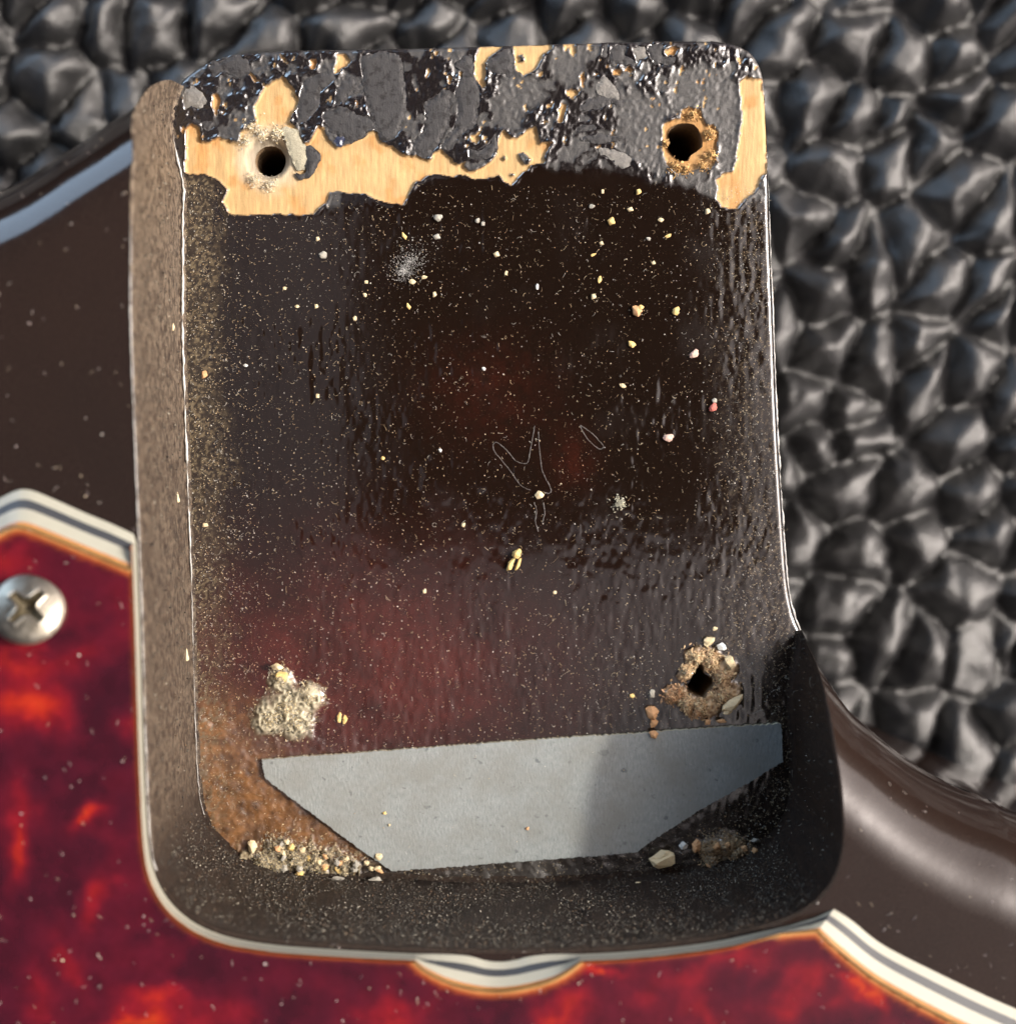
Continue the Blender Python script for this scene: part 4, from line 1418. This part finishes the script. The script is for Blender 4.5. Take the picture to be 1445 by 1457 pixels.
o = shards('lint_ball', [(881, 716, 14)], 170, 0.18, [(0.5, 0.48, 0.36), (0.34, 0.34, 0.28)], 29, None, mound=0.3)
tag(o, 'loose pale lint ball on the dark middle right floor', 'lint')


# ------------------------------------------------------------------ fine dust: grains and curled fibres
def dust(name, pts, nf, size, seed, label, gcol):
    """pts: (x,y,z) grains; the first nf also become curled fibres"""
    rr = np.random.default_rng(seed)
    n = len(pts)
    oct_v = np.array([(1, 0, 0), (-1, 0, 0), (0, 1, 0), (0, -1, 0), (0, 0, 1)], float)
    oct_f = np.array([(0, 2, 4), (2, 1, 4), (1, 3, 4), (3, 0, 4)])
    sc = size * (0.35 + rr.random((n, 1, 1)) ** 5 * 2.2) * (0.6 + 0.8 * rr.random((n, 5, 3)))
    V = (oct_v[None] * sc) + pts[:, None, :]
    Fg = (oct_f[None] + (np.arange(n) * 5)[:, None, None]).reshape(-1, 3)
    gc = np.array(gcol)[rr.integers(len(gcol), size=n)] * (0.55 + 0.6 * rr.random((n, 1)))
    C = np.repeat(gc, 5, 0)
    V = V.reshape(-1, 3)
    fv, ff, fc = [], [], []
    k0 = len(V)
    pick = rr.choice(n, nf, replace=False)
    for i in pick:
        p = pts[i]
        a = rr.uniform(0, 2 * math.pi)
        cu = rr.normal(0, 3.2)
        L = rr.uniform(0.12, 0.5) * (2.2 if rr.random() < 0.05 else 1)
        w = rr.uniform(0.008, 0.016)
        seg = 5
        x, y = p[0], p[1]
        base = k0 + len(fv)
        cc = np.array(gcol[rr.integers(len(gcol))]) * rr.uniform(0.5, 1.0)
        for j in range(seg + 1):
            zz = p[2] + 0.03 + 0.10 * math.sin(math.pi * j / seg)
            nx, ny = -math.sin(a), math.cos(a)
            fv += [(x + nx * w, y + ny * w, zz), (x - nx * w, y - ny * w, zz), (x, y, zz + w * 1.6)]
            fc += [cc] * 3
            x += math.cos(a) * L / seg
            y += math.sin(a) * L / seg
            a += cu * L / seg * 2
        for j in range(seg):
            b0 = base + 3 * j
            for k in range(3):
                ff.append([b0 + k, b0 + (k + 1) % 3, b0 + 3 + (k + 1) % 3, b0 + 3 + k])
    V = np.vstack([V, np.array(fv)])
    C = np.vstack([C, np.array(fc)])
    o = mesh_obj(name, V, Fg.tolist() + ff, M_DUST, smooth=False, col=C)
    tag(o, label, 'dust', None, 'stuff')
    return o


def floor_dust():
    n = 140000
    lo, hi = POCKET.min(0), POCKET.max(0)
    x, y = lo[0] + RNG.random(n) * (hi[0] - lo[0]), lo[1] + RNG.random(n) * (hi[1] - lo[1])
    px, py = to_px(x, y, ZF)
    den = 0.24 + 0.85 * sstep(365, 262, px - 0.03 * (py - 200) + 90 * (fbm(x / 2.5, y / 2.5, 607) - 0.5)) + 0.60 * sstep(985, 1085, px) + 0.45 * sstep(1190, 1260, py)
    den = den + 0.22 * sstep(850, 1000, py) * sstep(600, 900, px) + 0.12 * sstep(700, 350, px) + 0.10 * sstep(430, 280, py)
    den = den * (0.45 + 1.0 * fbm(x / 3, y / 3, 601))
    m = inside(x, y, POCKET) & (RNG.random(n) < den) & (py > 262)
    m &= ~inside(x, y, SHIM) | (RNG.random(n) < 0.02)
    for h in HOLES_W:
        m &= ~inside(x, y, h)
    dwood = np.full(n, 14.0)
    for pl in WOOD[:1] + WOOD[17:18]:
        dwood = np.minimum(dwood, sdf(px, py, pl))
    m &= dwood > 1
    x, y = x[m], y[m]
    z = np.where(inside(x, y, SHIM), ZS + 0.04, ZF + 0.02)
    dust('pocket_dust', np.column_stack([x, y, z]), 2600, 0.027, 71, 'fine pale sawdust and curled fibres scattered over the pocket floor',
         [(0.55, 0.47, 0.33), (0.46, 0.36, 0.22), (0.55, 0.53, 0.48), (0.34, 0.24, 0.14)])


floor_dust()


def wall_dust():
    """dust clinging to the pocket's walls, thickest on the lower wall"""
    n = 80000
    i = RNG.integers(0, len(RIM), n)
    t = RNG.random(n)
    px, py = to_px(RIM[i, 0], RIM[i, 1], 0.0)
    low = sstep(1200, 1320, py) * sstep(1195, 1150, px)
    den = 0.06 + 0.9 * low
    m = RNG.random(n) < den
    i, t = i[m], t[m]
    zt = ztop(RIM[i, 0], RIM[i, 1])[0]
    z = zt - 0.5 + (ZF + 0.6 - zt) * t
    off = 0.06 + 0.6 * np.maximum(0, (ZF + 0.6 - z) / 0.6) ** 2
    p = RIM[i] + RIM_N[i] * off[:, None] + (RNG.random((len(i), 2)) - 0.5) * 0.1 + np.stack([-RIM_N[i, 1], RIM_N[i, 0]], 1) * (RNG.random(len(i)) - 0.5)[:, None] * 0.5
    dust('wall_dust', np.column_stack([p, z]), 5200, 0.042, 73, 'grey brown dust clinging to the pocket walls, thickest at the lower wall',
         [(0.13, 0.115, 0.09), (0.08, 0.072, 0.06), (0.30, 0.275, 0.22), (0.13, 0.085, 0.05), (0.03, 0.027, 0.024), (0.04, 0.035, 0.03)])


wall_dust()


def top_dust():
    n = 3400
    x, y = -48 + RNG.random(n) * 98, -58 + RNG.random(n) * 90
    poly = top
    ing = inside(x, y, poly)
    binb = inside(x, y, bot)
    inp = inside(x, y, POCKET)
    z, _ = ztop(x, y)
    d, qx, qy = seg_dist(x, y, OUTLINE, False)
    inb = inside(x, y, np.vstack([OUTLINE, [[70, -75], [-70, -75]]]))
    dg, _, _ = seg_dist(x, y, bot)
    keep = ((ing & (RNG.random(n) < 0.55)) | (inb & ~inp & ~binb & (d > 1.0) & (RNG.random(n) < np.where(dg < 2.0, 1.0, 0.4))))
    zz = np.where(ing, PT + 0.02, z + 0.02)
    p = np.column_stack([x, y, zz])[keep]
    dust('surface_dust', p, min(420, len(p)), 0.045, 75, 'sparse pale dust specks on the pickguard and body face', [(0.55, 0.5, 0.45), (0.6, 0.5, 0.36), (0.5, 0.42, 0.40)])


top_dust()


# ------------------------------------------------------------------ the phone that takes the picture: seen mirrored in the pocket's lacquer
def build_phone():
    x0, x1, y0, y1, r = -26.0, 53.0, -26.0, 134.0, 6.0
    pl = []
    for cx, cy, a0 in ((x1 - r, y1 - r, 0), (x0 + r, y1 - r, 90), (x0 + r, y0 + r, 180), (x1 - r, y0 + r, 270)):
        for q in np.linspace(0, 90, 7):
            pl.append((cx + r * math.cos(math.radians(a0 + q)), cy + r * math.sin(math.radians(a0 + q))))
    pl = np.array(pl)
    n = len(pl)
    c = pl.mean(0)
    z0 = CAMZ + 3.0
    root = empty('phone', (0, 0, z0), 'dark phone held over the guitar, mirrored in the glossy pocket floor', 'phone')
    v, rows = [], [(0.985, z0), (1.0, z0 + 1.2), (1.0, z0 + 7.0), (0.985, z0 + 8.2)]
    for s_, zz in rows:
        v.append(np.column_stack([c + (pl - c) * s_, np.full(n, zz)]))
    f = [[k * n + i, k * n + (i + 1) % n, (k + 1) * n + (i + 1) % n, (k + 1) * n + i] for k in range(3) for i in range(n)]
    f += [list(range(n))[::-1], [3 * n + i for i in range(n)]]
    mesh_obj('phone_case', np.vstack(v), f, M_PHONE, root, smooth=False)
    for lx, ly in ((12, 0), (0, 22), (12, 22)):
        th = np.linspace(0, 2 * math.pi, 28, endpoint=False)
        vv = [np.column_stack([lx + rr * np.cos(th), ly + rr * np.sin(th), np.full(28, zz)]) for rr, zz in ((5.5, z0 + 0.1), (5.5, z0 - 1.0), (4.6, z0 - 1.2), (4.4, z0 - 0.7))]
        v = np.stack(vv, 1).reshape(-1, 3)
        ff = strip_faces(28, 4, True) + [[i * 4 + 3 for i in range(28)]]
        mesh_obj('lens_ring', v, ff, M_PHONE, root, smooth=False)


build_phone()
